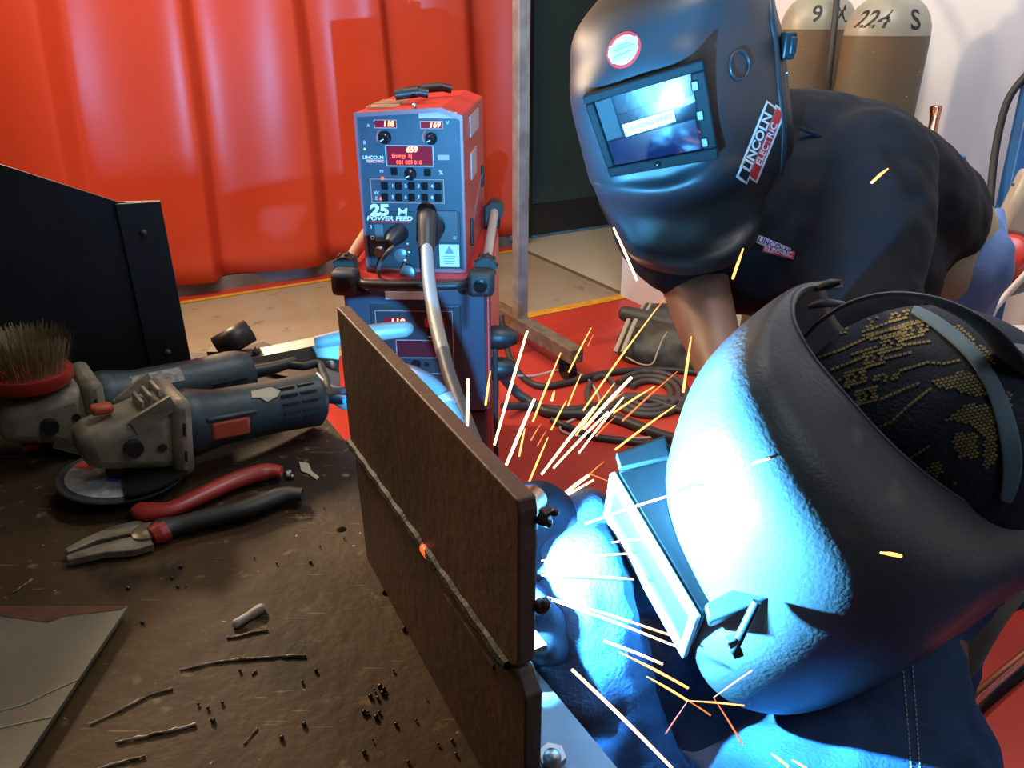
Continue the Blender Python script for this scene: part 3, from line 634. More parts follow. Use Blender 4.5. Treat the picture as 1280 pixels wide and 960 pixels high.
for i, (x, y) in enumerate(spots):
    o = sb if i == 0 else sb.copy()
    if i: COL.objects.link(o)
    zn = 0 if (y > 850 and 455 <= x <= 485 and y < 900) else 1 if x > 485 else 2 if y < 770 and x < 380 else 3 if y < 710 else 4
    tag(o, ['tiny ball of weld spatter in the tight cluster left of the rusty plate','tiny ball of weld spatter scattered along the foot of the rusty plate','tiny ball of weld spatter between the pliers and the slag chip','tiny ball of weld spatter right of the pliers near the small hole','tiny ball of weld spatter scattered around the weld scraps'][zn], 'spatter ball', ['spatter in the cluster','spatter along the plate','spatter below the pliers','spatter by the small hole','spatter among the scraps'][zn])
    o.location = ph(x, y, TB+.0014); k = random.uniform(.5,1.15); o.scale = (k,k,k)

# black bent sheet screen standing at the back left of the bench
bs = empty('black_sheet_screen', (-.43,.945,TB), 'tall black painted sheet metal guard standing at the back left', 'metal guard')
K0 = ph(241,464,TB); dl = -E1
def ks(a, h): p = K0+dl*a; return Vector((p.x, p.y, TB+h))
fin('sheet', B().prism([ks(0,.0), ks(.6,.0), ks(.6,.50), ks(.045,.230), ks(0,.227)], Vector((-E1.y,E1.x,0))*.004), M_blackpaint, bs, smooth=False)
fin('flange', B().prism([ks(0,0), ks(0,.227), ks(.05,.229), ks(.05,0)], Vector((E1.y,-E1.x,0))*.005), M_blackpaint, bs, smooth=False, bevel=.001)
for h in (.192,.035): fin('rivet', B().ball(ks(.026,h)+Vector((E1.y,-E1.x,0))*.006, (.0045,.0045,.0045), seg=12), mat('rivet_brown', (.05,.035,.022), .5), bs)

# black tube end and aluminium bar at the back of the bench
M_tube = mat('scorched_tube', (.045,.032,.022), .45, .3, c2=(.02,.016,.012), scale=20)
tag(fin('steel_tube', B().tube([ph(272,436,TB+.018), ph(312,413,TB+.034)], .0155, seg=20, smooth=False, cap=False).box(ph(290,440,TB+.004),(.06,.02,.008)), M_tube, solid=.003), 'short scorched steel tube end at the back of the bench', 'tube')
tag(fin('steel_angle_scrap', B().prism([ph(250,452,TB+.001), ph(330,430,TB+.001), ph(425,470,TB+.001), ph(425,487,TB+.001)], (0,0,.004)), M_tube, smooth=False), 'dark steel bar lying across the back corner of bench', 'steel bar')
fb = empty('aluminium_bar', ph(330,440,TB), 'pale flat bar lying across the bench back, blue lit end', 'metal bar')
M_bar = mat('pale_bar_metal', (.20,.18,.15), .42, .3, c2=(.16,.14,.12), scale=18)
A0, A1, A2 = ph(300,447,TB+.012), pz(425,418,1.06), pz(508,411,1.04)
def lift(p, d): return p+Vector((0,0,d))
fin('bar_top', B().hexa([pz(299,440,1.07), pz(424,415,1.07), pz(424,426,1.05), pz(303,450,1.05), pz(299,443,1.075), pz(424,418,1.075), pz(424,429,1.055), pz(303,453,1.055)]), M_bar, fb, smooth=False)
fin('bar_web', B().hexa([pz(303,450,1.05), pz(424,426,1.05), pz(424,466,1.05), pz(395,462,1.05), pz(303,453,1.053), pz(424,428,1.056), pz(424,467,1.056), pz(395,463,1.056)]), M_bar, fb, smooth=False)
fin('bar_tube', B().tube([pz(395,428,1.05), pz(440,419,1.05), pz(480,414,1.06), pz(506,411,1.07), pz(514,408,1.075)], [.009,.011,.012,.0115,.006], seg=18), mat('grey_tube_metal', (.10,.10,.10), .45, .2), fb)
fin('bolt', B().lathe([(.0075,0),(.0065,.003),(.003,.005)], pz(413,457,1.046), ray(413,457)*-1, seg=16), M_steel, fb)
fin('bolt', B().lathe([(.006,0),(.005,.003)], pz(320,441,1.055), (0,0,1), seg=6), MATS['scorched_tube'], fb)

# ---------------------------------------------------------------- angle grinders
M_teal = mat('dark_teal_plastic', (.016,.038,.044), .45, c2=(.026,.038,.036), scale=14, bump=.25, bscale=160)
M_org = mat('orange_plastic', (.48,.07,.02), .45)
M_gh = mat('gear_head_grey', (.30,.245,.165), .5, .1, c2=(.19,.155,.105), scale=30, bump=.35, bscale=150)
def grinder(head, rear, flip, label, brush):
    ax = (rear-head); L = ax.length; X = ax.normalized(); Z = Vector((0,0,1)); Z = (Z-X*Z.dot(X)).normalized()*(-1 if flip else 1); Y = Z.cross(X)*(-1 if flip else 1)
    g_ = empty('angle_grinder', Vector((head.x, head.y, TB)), label, 'angle grinder')
    def T(x, y, z): return head+X*x+Y*y+Z*z
    RM = Matrix((X, Y, Z)).transposed()
    def lathe(prof, **k): return B().lathe([(r, h) for h, r in prof], head, X, **k)
    def TT(x, y, z): return T(x, y*1.13, z*1.2)
    # gear head: rounded casting, tapering down to spindle
    gb = B()
    gb.hexa([TT(-.040,-.024,.012), TT(.045,-.032,.030), TT(.045,.032,.030), TT(-.040,.024,.012), TT(-.034,-.022,-.018), TT(.045,-.030,-.030), TT(.045,.030,-.030), TT(-.034,.022,-.018)])
    gear = fin('gear_head', gb, M_gh, g_, bevel=.013)
    fin('head_collar', B().hexa([TT(.040,-.035,.034), TT(.060,-.035,.034), TT(.060,.035,.034), TT(.040,.035,.034), TT(.040,-.035,-.034), TT(.060,-.035,-.034), TT(.060,.035,-.034), TT(.040,.035,-.034)]), M_gh, g_, bevel=.008)
    vb = B()
    for k in range(3): vb.box(TT(.020+k*.008,-.002,.029+k*.004), (.004,.030,.009), RM)
    fin('head_fin', vb, mat('fin_pale', (.30,.26,.20), .5, .2), g_, bevel=.0015)
    fb_ = B(); fb_.prism([TT(.004,-.026,.022), TT(.040,-.033,.040), TT(.046,-.033,.028), TT(.010,-.029,.010)], Y*.004)
    fin('head_rib', fb_, M_gh, g_, smooth=False); fb_ = B(); fb_.prism([TT(.004,.022,.022), TT(.040,.029,.040), TT(.046,.029,.028), TT(.010,.025,.010)], Y*.004)
    fin('head_rib', fb_, M_gh, g_, smooth=False)
    fin('lock_button', B().box(TT(-.012,0,.026), (.020,.015,.010), RM), M_org, g_, bevel=.004)
    fin('side_slot', B().box(TT(.050,-.0355,.010), (.002,.002,.013), RM).box(TT(.050,-.0355,-.014), (.002,.002,.011), RM).cyl(TT(.030,-.031,-.004), TT(.030,-.0325,-.004), .004), M_blackink, g_)
    fin('handle_boss', B().cyl(TT(.005,-.022,0), TT(.005,-.034,0), .009, .008), M_black, g_)
    # motor housing
    fin('motor_body', lathe([(.058,.034),(.066,.036),(.075,.034),(.095,.030),(.16,.029),(.205,.031),(L-.012,.030),(L,.026),(L+.004,.015)], seg=36), M_teal, g_)
    fin('slide_switch', B().box(T(.098,-.0295,.000), (.040,.010,.020), RM), M_org, g_, bevel=.003)
    fin('switch_rib', B().box(T(.100,-.031,.013), (.052,.006,.005), RM), M_teal, g_, bevel=.002)
    vt = B()
    for k in range(5):
        a = R(-60+k*18); 
        for j in (0, 1):
            vt.box(T(L-.045+j*.022, -.0306*math.cos(a), -.0306*math.sin(a)), (.018,.003,.0028), RM)
    fin('vent_slots', vt, M_blackink, g_)
    fin('cable_boot', B().tube([T(L,0,0), T(L+.03,.0,0), T(L+.06,.002,-.002)], [.009,.008,.006]), M_black, g_)
    if not brush:
        fin('spindle', B().cyl(T(0,0,-.015), T(0,0,-.040), .016, .014), M_black, g_)
        fin('grinding_disc', B().lathe([(.0575,-.0015),(.0585,0),(.0575,.0015)], T(0,0,-.042), Z, seg=48), mat('disc_grit', (.035,.033,.033), .7, bump=.6, bscale=400), g_)
        def sector(a0, a1, r0, r1, m, nm, d=-.0400):
            b = B(); P = [T(math.cos(R(a))*r1, math.sin(R(a))*r1, d) for a in range(a0, a1+1, 4)] + [T(math.cos(R(a))*r0, math.sin(R(a))*r0, d) for a in range(a1, a0-1, -4)]
            b.poly(P); return fin(nm, b, m, g_, smooth=False)
        sector(120, 280, .012, .050, mat('disc_label', (.42,.40,.37), .6, c2=(.3,.28,.26), scale=150), 'disc_label')
        sector(122, 140, .030, .0505, mat('disc_red', (.5,.05,.03), .6), 'disc_label_red', -.0396)
        sector(262, 282, .022, .0505, MATS['disc_red'], 'disc_label_red', -.0396)
        sector(205, 250, .012, .020, mat('disc_blue', (.04,.08,.3), .6), 'disc_label_blue', -.0396)
        gg = B(); PP = [T(math.cos(R(a))*.064, math.sin(R(a))*.064, -.034) for a in range(-100, 101, 8)]
        PQ = [T(math.cos(R(a))*.020, math.sin(R(a))*.020, -.034) for a in range(100, -101, -8)]
        gg.prism(PP+PQ, Z*.002)
        fin('disc_guard', gg, mat('guard_black', (.012,.011,.010), .45, .4), g_, smooth=False)
        p = B(); cx = .15; 
        pts = [(.128,.30),(.150,.34),(.158,.10),(.152,-.10),(.140,-.22),(.134,-.02),(.126,.02)]
        def S(x, a): a += math.pi/2*.55; return T(x, -.0308*math.cos(a), .0308*math.sin(a))
        p.poly([S(x, a) for x, a in pts]); fin('torn_label', p, mat('cream_paper', (.60,.50,.34), .6), g_, smooth=False)
    else:
        fin('spindle', B().cyl(T(0,0,-.015), T(0,0,-.034), .014, .012), M_black, g_)
        c = T(0,0,-.034); zd = -Z
        fin('brush_cup', B().lathe([(.014,0),(.036,.003),(.040,.008),(.040,.018),(.033,.018)], c, zd, seg=40), mat('brush_red', (.42,.030,.022), .3), g_)
        wr = B(); random.seed(3)
        for k in range(900):
            a = random.uniform(0, 6.283); r0 = random.uniform(.018,.036); r1 = r0*1.15+random.uniform(0,.013); h = .040+random.uniform(-.006,.005)
            x0 = X*math.cos(a)+Y*math.sin(a); p0 = c+zd*.014+x0*r0; p1 = c+zd*(.014+h)+x0*r1+X*random.uniform(-.003,.003)
            s_ = x0.cross(zd)*.00035; wr.bm.faces.new([wr.bm.verts.new(v) for v in (p0-s_, p0+s_, p1+s_*.7, p1-s_*.7)])
        fin('wire_bristles', wr, mat('brass_wire', (.34,.25,.12), .4, .5), g_, smooth=False)
        fin('rating_plate', B().poly([T(x, -.0308*math.cos(a), -.0308*math.sin(a)) for x, a in ((.085,R(35)),(.145,R(35)),(.145,R(52)),(.145,R(70)),(.085,R(70)),(.085,R(52)))]), mat('rating_grey', (.33,.30,.26), .5, c2=(.15,.13,.11), scale=120), g_, smooth=False)
    return g_, T, L
h1, r1 = ph(148,545,TB+.058), ph(398,498,TB+.034)
g1, T1, L1_ = grinder(h1, r1, False, 'nearer teal angle grinder with orange switch and grinding disc', False)
fin('power_cable', B().tube([T1(L1_+.05,.002,-.002), T1(L1_+.085,.0,-.005), Vector((-.155,.84,TB-.03)), Vector((-.15,.86,TB-.25)), Vector((-.2,.9,.3))], .0045, n=8), M_rubber, g1)
h2, r2 = ph(48,520,TB+.045), ph(312,466,TB+.032)
g2, T2, L2_ = grinder(h2, r2, True, 'farther grinder lying upside down with wire cup brush upward', True)
fin('power_cable', B().tube([T2(L2_+.05,0,0), ph(380,458,TB+.028), ph(398,455,TB+.026), ph(405,470,TB+.02), ph(420,500,TB+.01), Vector((-.175,.90,TB-.1)), Vector((-.2,.95,.3))], .0055, n=8), M_rubber, g2)
tag(fin('blue_cable', B().tube([ph(398,470,TB+.02), ph(415,486,TB+.02), ph(440,490,TB+.02), ph(480,500,TB+.02)], .0055), mat('blue_cable', (.04,.11,.2), .4)), 'blue cable end passing behind the rusty plate', 'cable')
tag(fin('blue_cable', B().tube([ph(408,498,TB+.03), ph(430,500,TB+.03), ph(460,502,TB+.03)], .006), MATS['blue_cable']), 'lower blue grey cable beside nearer grinder tail', 'cable')

# ---------------------------------------------------------------- combination pliers
M_pr = mat('plier_red', (.45,.035,.022), .38, c2=(.36,.03,.02), scale=40)
M_pb = mat('plier_black', (.018,.018,.018), .5)
M_ps = mat('plier_steel', (.50,.45,.36), .32, .8, c2=(.30,.25,.19), scale=60)
pr_ = empty('combination_pliers', ph(190,665,TB), 'combination pliers with red and black grips, jaws open', 'pliers')
def pp(x, y, h=.010): return ph(x, y, TB+h)
fin('jaw', B().prism([pp(80,686), pp(105,672), pp(140,657), pp(172,650), pp(190,656), pp(186,666), pp(160,667), pp(120,675), pp(84,690)], (0,0,-.007)), M_ps, pr_, bevel=.001, smooth=False)
fin('jaw', B().prism([pp(82,694), pp(120,681), pp(155,672), pp(186,666), pp(192,680), pp(165,688), pp(130,690), pp(84,700)], (0,0,-.007)), M_ps, pr_, bevel=.001, smooth=False)
fin('pivot', B().lathe([(.013,-.001),(.013,.001),(.009,.0025)], pp(184,664,.011), seg=24), M_ps, pr_)
fin('handle_grip', B().tube([pp(172,636), pp(186,640), pp(215,636), pp(255,618), pp(295,600), pp(330,590), pp(352,589)], [.0085,.0115,.0095,.0100,.0110,.0112,.0070], seg=16, flat=.7), M_pr, pr_, label='red plier grip')
fin('handle_grip', B().tube([pp(192,668), pp(203,662), pp(225,656), pp(270,645), pp(310,635), pp(350,620), pp(378,618)], [.0095,.0135,.0105,.0112,.0114,.0108,.0078], seg=16, flat=.7), M_pb, pr_, label='black plier grip with red edge')
fin('grip_collar', B().tube([pp(189,670), pp(198,666), pp(207,662)], [.0100,.0125,.0128], seg=16, flat=.72), M_pr, pr_)
fin('grip_stripe', B().tube([pp(225,648,.0125), pp(270,638,.0135), pp(310,625,.0135), pp(345,611,.0135)], [.002,.003,.003,.0015], seg=8, flat=.6), M_pr, pr_)

# ---------------------------------------------------------------- shells made from lofted control curves
def loft(rows, nu=8, nv=8):
    R1 = [catmull([pz(*p) for p in r], nu) for r in rows]
    cols = [catmull([r[j] for r in R1], nv) for j in range(len(R1[0]))]
    return [[cols[j][i] for j in range(len(cols))] for i in range(len(cols[0]))]
def sampler(g, sgn=1):
    nr, nc = len(g)-1, len(g[0])-1
    def S(u, v, off=0):
        x = min(max(v,0),.9999)*nr; y = min(max(u,0),.9999)*nc; i, j = int(x), int(y); a, b = x-i, y-j
        p = g[i][j]*(1-a)*(1-b)+g[i+1][j]*a*(1-b)+g[i][j+1]*(1-a)*b+g[i+1][j+1]*a*b
        n = (g[i][j+1]-g[i][j]).cross(g[i+1][j]-g[i][j]).normalized()
        if n.dot(CAM-p) < 0: n = -n
        return p+n*off
    def near(px, py):                        # surface parameters seen at an image point
        best = None
        for i in range(0, nr+1):
            for j in range(0, nc+1):
                d = g[i][j]-CAM; z = d.dot(FW); x = 640+F*d.x/z; y = 480-F*d.dot(UP)/z
                e = (x-px)**2+(y-py)**2+(z*8)**2
                if best is None or e < best[0]: best = (e, j/nc, i/nr)
        return best[1], best[2]
    return S, near
def bvh_of(g):
    from mathutils.bvhtree import BVHTree
    V = [p for r in g for p in r]; n = len(g[0]); Fc = [(i*n+j, i*n+j+1, (i+1)*n+j+1, (i+1)*n+j) for i in range(len(g)-1) for j in range(n-1)]
    return BVHTree.FromPolygons(V, Fc)
def decal(bvh, off, dflt):                   # lay flat artwork on a curved surface along the facing direction
    def f(px, py):
        h = bvh.ray_cast(CAM, ray(px, py).normalized())
        if h[0] is None: return pz(px, py, dflt)
        n = h[1]; n = n if n.dot(CAM-h[0]) > 0 else -n
        return h[0]+n*off
    return f
def artwork(x0, y0, ang, k, surf):           # local art units -> image units -> surface
    c, s = math.cos(R(ang)), math.sin(R(ang))
    return lambda u, v: surf(x0+(u*c+v*s)*k, y0+(u*s-v*c)*k)
def patch(name, pts, surf, m, parent, n=14, label=None):
    # convex outline filled by rings so that it follows the surface
    cx = sum(p[0] for p in pts)/len(pts); cy = sum(p[1] for p in pts)/len(pts); D_ = []
    for i in range(len(pts)):
        a, b = pts[i], pts[(i+1)%len(pts)]
        for k in range(6): D_.append((a[0]+(b[0]-a[0])*k/6, a[1]+(b[1]-a[1])*k/6))
    b = B(); rings = [[b.bm.verts.new(surf(cx+(x-cx)*t, cy+(y-cy)*t)) for x, y in D_] for t in (1,.8,.6,.4,.2,.05)]
    for r0, r1 in zip(rings, rings[1:]):
        for i in range(len(D_)): j = (i+1)%len(D_); b.bm.faces.new((r0[i], r0[j], r1[j], r1[i]))
    b.bm.faces.new(rings[-1]); return fin(name, b, m, parent, smooth=False, label=label)

# ---------------------------------------------------------------- standing person in the black polo shirt
M_polo = mat('black_polo_cloth', (.006,.0075,.013), .8, spec=.25, c2=(.0045,.006,.010), scale=6, bump=.25, bscale=12, detail=3)
M_skin = mat('brown_skin', (.30,.155,.10), .5, c2=(.25,.125,.08), scale=20, bump=.1, bscale=300)
M_jean = mat('blue_denim', (.10,.19,.42), .8, c2=(.16,.26,.50), scale=12, bump=.4, bscale=300)
# body
sh = pz(1000,235,1.14); hip = pz(1150,285,1.27)
b = B()
b.chain([(pz(985,225,1.14),.085),(pz(1080,245,1.18),.105),(pz(1160,290,1.28),.09)])
kneeL, kneeR = Vector((.66,1.30,.50)), Vector((.80,1.46,.50))
footL, footR = Vector((.72,1.42,.07)), Vector((.86,1.62,.07))
for kn_, ft_ in ((kneeL,footL),(kneeR,footR)):
    b.chain([(pz(1170,310,1.30),.085),(kn_,.06),(ft_,.042)]); b.cap(ft_+Vector((0,0,-.03)), .035, ft_+Vector((-.10,-.12,-.035)), .03)
b.chain([(pz(985,210,1.15),.045),(pz(880,130,1.05),.05)]); b.ball(pz(865,110,1.03), (.078,.095,.11), seg=20)
b.chain([(pz(900,235,1.13),.06),(pz(862,330,1.06),.048),(pz(880,395,1.01),.041),(pz(905,470,.93),.030),(pz(915,520,.88),.025)])
for k in range(4): b.chain([(pz(906+k*7,528,.875+k*.008),.012),(pz(900+k*8,548,.86+k*.008),.009),(pz(896+k*8,562,.865+k*.008),.008)], seg=10)
b.chain([(pz(925,520,.88),.012),(pz(938,535,.86),.009)], seg=10)
b.chain([(pz(1080,215,1.08),.06),(pz(1075,350,.97),.05),(pz(1060,450,.90),.038),(pz(1000,520,.86),.027)])
p1 = tag(fin('person', b, M_skin, remesh=.009, relax=3), 'person in black polo shirt and large black helmet leaning in over the bench', 'person')
# polo shirt
b = B()
b.chain([(pz(985,215,1.14),.118),(pz(1050,235,1.18),.135),(pz(1105,265,1.22),.130),(pz(1138,280,1.26),.118)])
b.chain([(pz(992,178,1.12),.068),(pz(1040,210,1.16),.105)])
b.chain([(pz(985,260,1.12),.12),(pz(935,300,1.10),.105),(pz(925,318,1.10),.09)])
b.chain([(pz(1075,225,1.07),.098),(pz(1075,290,1.02),.090),(pz(1065,380,.96),.080),(pz(1055,415,.93),.070)])
b.chain([(pz(935,215,1.17),.10),(pz(815,215,1.16),.090),(pz(835,285,1.09),.077),(pz(858,322,1.04),.060)])
b.chain([(pz(1085,300,1.22),.12),(pz(1090,345,1.18),.10),(pz(1000,320,1.12),.11)])
fin('polo_shirt', b, M_polo, p1, remesh=.009, relax=12, displace=(.010,.05))
fin('sleeve_seam', B().tube([pz(1000,160,1.02), pz(1040,180,1.02), pz(1064,215,1.0), pz(1075,228,.985)], .0025), M_polo, p1)
fin('trousers', B().chain([(pz(1172,330,1.29),.110),(kneeL,.085),(footL+Vector((0,0,.03)),.07)]).chain([(pz(1175,335,1.30),.105),(kneeR,.085),(footR+Vector((0,0,.03)),.07)]), M_jean, p1, remesh=.012, relax=4, displace=(.015,.05))
fin('waistband', B().tube([pz(1249,262,1.30), pz(1251,300,1.26), pz(1244,335,1.24)], [.008,.011,.008], flat=.5), M_jean, p1)
fin('undershirt', B().chain([(pz(1160,298,1.275),.102),(pz(1150,325,1.27),.10)]), mat('beige_cloth', (.42,.33,.20), .8), p1, remesh=.01, relax=3)
for ft_ in (footL, footR): fin('shoe', B().cap(ft_+Vector((.01,.01,-.02)), .045, ft_+Vector((-.11,-.13,-.028)), .038), M_black, p1, remesh=.008)

# his helmet
H1 = [
 [(800,-40,1.10),(790,-45,1.02),(830,-62,.97),(880,-72,.95),(930,-62,.97),(960,-45,1.02),(975,-35,1.08)],
 [(740,45,1.08),(724,35,.98),(758,18,.915),(820,0,.875),(890,-15,.865),(940,-14,.91),(966,-5,.98)],
 [(728,98,1.08),(715,92,.965),(745,80,.895),(800,62,.862),(870,40,.853),(930,35,.90),(978,50,.98)],
 [(730,135,1.08),(716,132,.955),(735,124,.893),(800,108,.866),(868,80,.846),(930,85,.905),(985,115,.985)],
 [(742,190,1.09),(728,184,.970),(748,178,.914),(815,165,.891),(882,145,.866),(938,145,.925),(990,160,1.00)],
 [(755,222,1.10),(738,222,.985),(762,222,.935),(830,218,.917),(890,192,.893),(940,190,.945),(989,190,1.02)],
 [(760,232,1.10),(743,232,.975),(768,240,.940),(832,240,.915),(892,222,.900),(942,206,.952),(986,205,1.028)],
 [(768,250,1.11),(752,252,1.00),(780,265,.975),(838,268,.960),(893,252,.945),(938,234,.965),(980,228,1.035)],
 [(790,292,1.12),(775,292,1.01),(802,304,.985),(850,308,.972),(900,296,.965),(938,272,.980),(968,254,1.045)],
 [(800,318,1.12),(786,314,1.01),(814,324,.975),(856,328,.958),(905,318,.955),(940,292,.975),(958,272,1.05)],
 [(808,330,1.13),(798,328,1.03),(825,338,.985),(862,343,.968),(908,333,.965),(940,306,.985),(952,288,1.06)]]
M_h1 = mat('satin_black_helmet', (.022,.024,.030), .50, c2=(.018,.019,.024), scale=6, bump=.05, bscale=300)
gH1 = loft(H1, 8, 7); bv1 = bvh_of(gH1); s1 = decal(bv1, .0027, .9)
he1 = empty('welding_helmet', pz(870,200,1.0), 'large satin black welding helmet with stickers, worn by the leaning person', 'welding helmet')
fin('shell', B().grid(gH1), M_h1, he1, solid=.004)
fin('rim_bead', B().tube([r[46] for r in gH1[::5]], .006, seg=12), M_h1, he1)
kb = pz(984,57,.965)
fin('adjuster_knob', B().box(kb, (.016,.022,.032)).box(kb+Vector((.003,-.012,0)), (.010,.006,.022)), M_black, he1, bevel=.003)
fin('rivet', B().ball(pz(984,91,.97), .0022, seg=8), M_steel, he1)
# moulded ring on the side
rp = [s1(922+12*math.cos(a), 82+18*math.sin(a)) for a in [k*math.pi/12 for k in range(25)]]
fin('moulded_ring', B().tube(rp, .0016, seg=8, n=2), M_h1, he1)
# window: bezel, side strip, glass, label
WN = [pz(738,124,.881), pz(872,84,.832), pz(890,192,.877), pz(768,214,.919)]
def wq(u, v, d=0):
    p = (WN[0]*(1-u)+WN[1]*u)*(1-v)+(WN[3]*(1-u)+WN[2]*u)*v; n = (WN[1]-WN[0]).cross(WN[3]-WN[0]).normalized()
    if n.dot(CAM-p) < 0: n = -n
    return p+n*d
wn = B()
for a in ((-.06,-.07,1.06,.045),(-.06,.93,1.06,1.07),(-.06,.045,.02,.93),(.93,.045,1.06,.93)):
    wn.hexa([wq(a[0],a[1],.004), wq(a[2],a[1],.004), wq(a[2],a[3],.004), wq(a[0],a[3],.004), wq(a[0],a[1],-.012), wq(a[2],a[1],-.012), wq(a[2],a[3],-.012), wq(a[0],a[3],-.012)])
fin('window_bezel', wn, mat('bezel_black', (.006,.007,.009), .75, spec=.15), he1, bevel=.002)
M_vis = mat('dark_blue_visor', (.003,.005,.012), .035, spec=.7, c2=(.003,.004,.010), scale=14)
fin('window_glass', B().hexa([wq(.02,.04,-.001), wq(.94,.04,-.001), wq(.94,.94,-.001), wq(.02,.94,-.001), wq(.02,.04,-.008), wq(.94,.04,-.008), wq(.94,.94,-.008), wq(.02,.94,-.008)]), M_vis, he1, smooth=False)
fin('filter_strip', B().poly([wq(.03,.06,.0004), wq(.19,.05,.0004), wq(.19,.56,.0004), wq(.03,.58,.0004)]), mat('filter_grey', (.006,.010,.013), .6, spec=.2), he1, smooth=False)
fin('lower_filter', B().poly([wq(.04,.60,.0002), wq(.90,.56,.0002), wq(.90,.92,.0002), wq(.06,.92,.0002)]), mat('filter_violet', (.003,.002,.016), .06, spec=.7), he1, smooth=False)
fin('name_strip', B().poly([wq(.22,.42,.0008), wq(.72,.38,.0008), wq(.72,.53,.0008), wq(.22,.58,.0008)]), mat('strip_pale', (.72,.75,.72), .5), he1, smooth=False)
text('strip_letters', 'THE WELDING EXPERTS', .09, lambda u,v: wq(.47+u*.47, .478-v*.80-u*.04, .0014), mat('strip_ink', (.12,.14,.15), .5), he1, thick=.01)
for v in (.18,.52,.84): fin('bezel_clip', B().hexa([wq(.92,v-.06,.006), wq(.99,v-.06,.006), wq(.99,v+.06,.006), wq(.92,v+.06,.006), wq(.92,v-.06,0), wq(.99,v-.06,0), wq(.99,v+.06,0), wq(.92,v+.06,0)]), M_black, he1, bevel=.0015)
fin('bezel_screw', B().ball(wq(.46,1.0,.004), .004, seg=12), M_knob, he1)
# round sticker
def disc(cx, cy, rx, ry, rot, n=28):
    c, s = math.cos(R(rot)), math.sin(R(rot)); return [(cx+rx*math.cos(t)*c-ry*math.sin(t)*s, cy+rx*math.cos(t)*s+ry*math.sin(t)*c) for t in [k*2*math.pi/n for k in range(n)]]
s1b = decal(bv1, .0031, .9); s1c = decal(bv1, .0035, .9); s1d = decal(bv1, .0039, .9)
patch('round_sticker', disc(781,64,25,19,-55), s1, M_redink, he1, label='round red and white sticker on the brow')
patch('sticker_ring', disc(781,64,20.5,15,-55), s1b, M_white, he1)
patch('sticker_band', [(764,60),(797,47),(799,62),(793,72),(767,82),(762,72)], s1c, mat('sticker_pale', (.60,.74,.76), .5), he1)
for k, (xa, ya, xb, yb) in enumerate(((769,66,794,57),(769,74,790,65),(772,61,788,55))):
    fin('worn_print', B().tube([s1d(xa+(xb-xa)*t/6, ya+(yb-ya)*t/6+.6*math.sin(t*2.3)) for t in range(7)], .0005, seg=6), mat('worn_teal_print', (.15,.42,.46), .5), he1)
# long maker's sticker on the side, running up the helmet
sdir = -68
def quad(cx, cy, w_, h_, ang, sk=0):
    c, s = math.cos(R(ang)), math.sin(R(ang)); P = [(-w_/2-sk,-h_/2),(w_/2-sk,-h_/2),(w_/2+sk,h_/2),(-w_/2+sk,h_/2)]
    return [(cx+(u*c-v*s), cy+(u*s+v*c)) for u, v in P]
patch('maker_sticker', quad(943.5,178,102,16.5,sdir,-2), s1, M_white, he1, label='white edged black upper band of the long maker sticker')
patch('maker_sticker', quad(955.5,180,96,15,sdir,-2), s1, M_white, he1, label='white edged red lower band of the long maker sticker')
patch('sticker_black_band', quad(943.8,178,96,12,sdir,-2), s1b, M_blackink, he1)
patch('sticker_red_band', quad(955,180.5,90,10,sdir,-2), s1b, M_redink, he1)
text('sticker_letters', 'LINCOLN', 14.5, artwork(943.8, 178, sdir, 1, s1c), M_white, he1, thick=.03, sx=1.22, shear=.1)
text('sticker_letters', 'ELECTRIC', 10.8, artwork(955.2, 180.5, sdir, 1, s1c), M_white, he1, thick=.02, sx=1.20, shear=.1)

# shirt logo
def shirt_surf(off):
    from mathutils.bvhtree import BVHTree
    bpy.context.view_layer.update(); dg = bpy.context.evaluated_depsgraph_get()
    o = [x for x in bpy.data.objects if x.name == 'polo_shirt'][0]; e = o.evaluated_get(dg); me = e.to_mesh()
    M = wm(o); t = BVHTree.FromPolygons([M @ v.co for v in me.vertices], [tuple(p.vertices) for p in me.polygons]); e.to_mesh_clear(); return t
bvs = shirt_surf(0); q1, q2, q3 = decal(bvs, .0015, 1.0), decal(bvs, .0022, 1.0), decal(bvs, .0029, 1.0)
patch('shirt_logo', quad(967,307,44,10,22), q1, mat('logo_white', (.75,.7,.8), .6), p1)
patch('shirt_logo', quad(974,315,42,10,14), q1, mat('logo_red', (.55,.05,.12), .6), p1)
text('logo_letters', 'LINCOLN', 10, artwork(967,307,22,1,q3), mat('logo_blue', (.05,.05,.35), .6), p1, thick=.03, sx=1.0)
text('logo_letters', 'ELECTRIC', 9, artwork(974,315,14,1,q3), MATS['logo_white'], p1, thick=.03, sx=1.0)

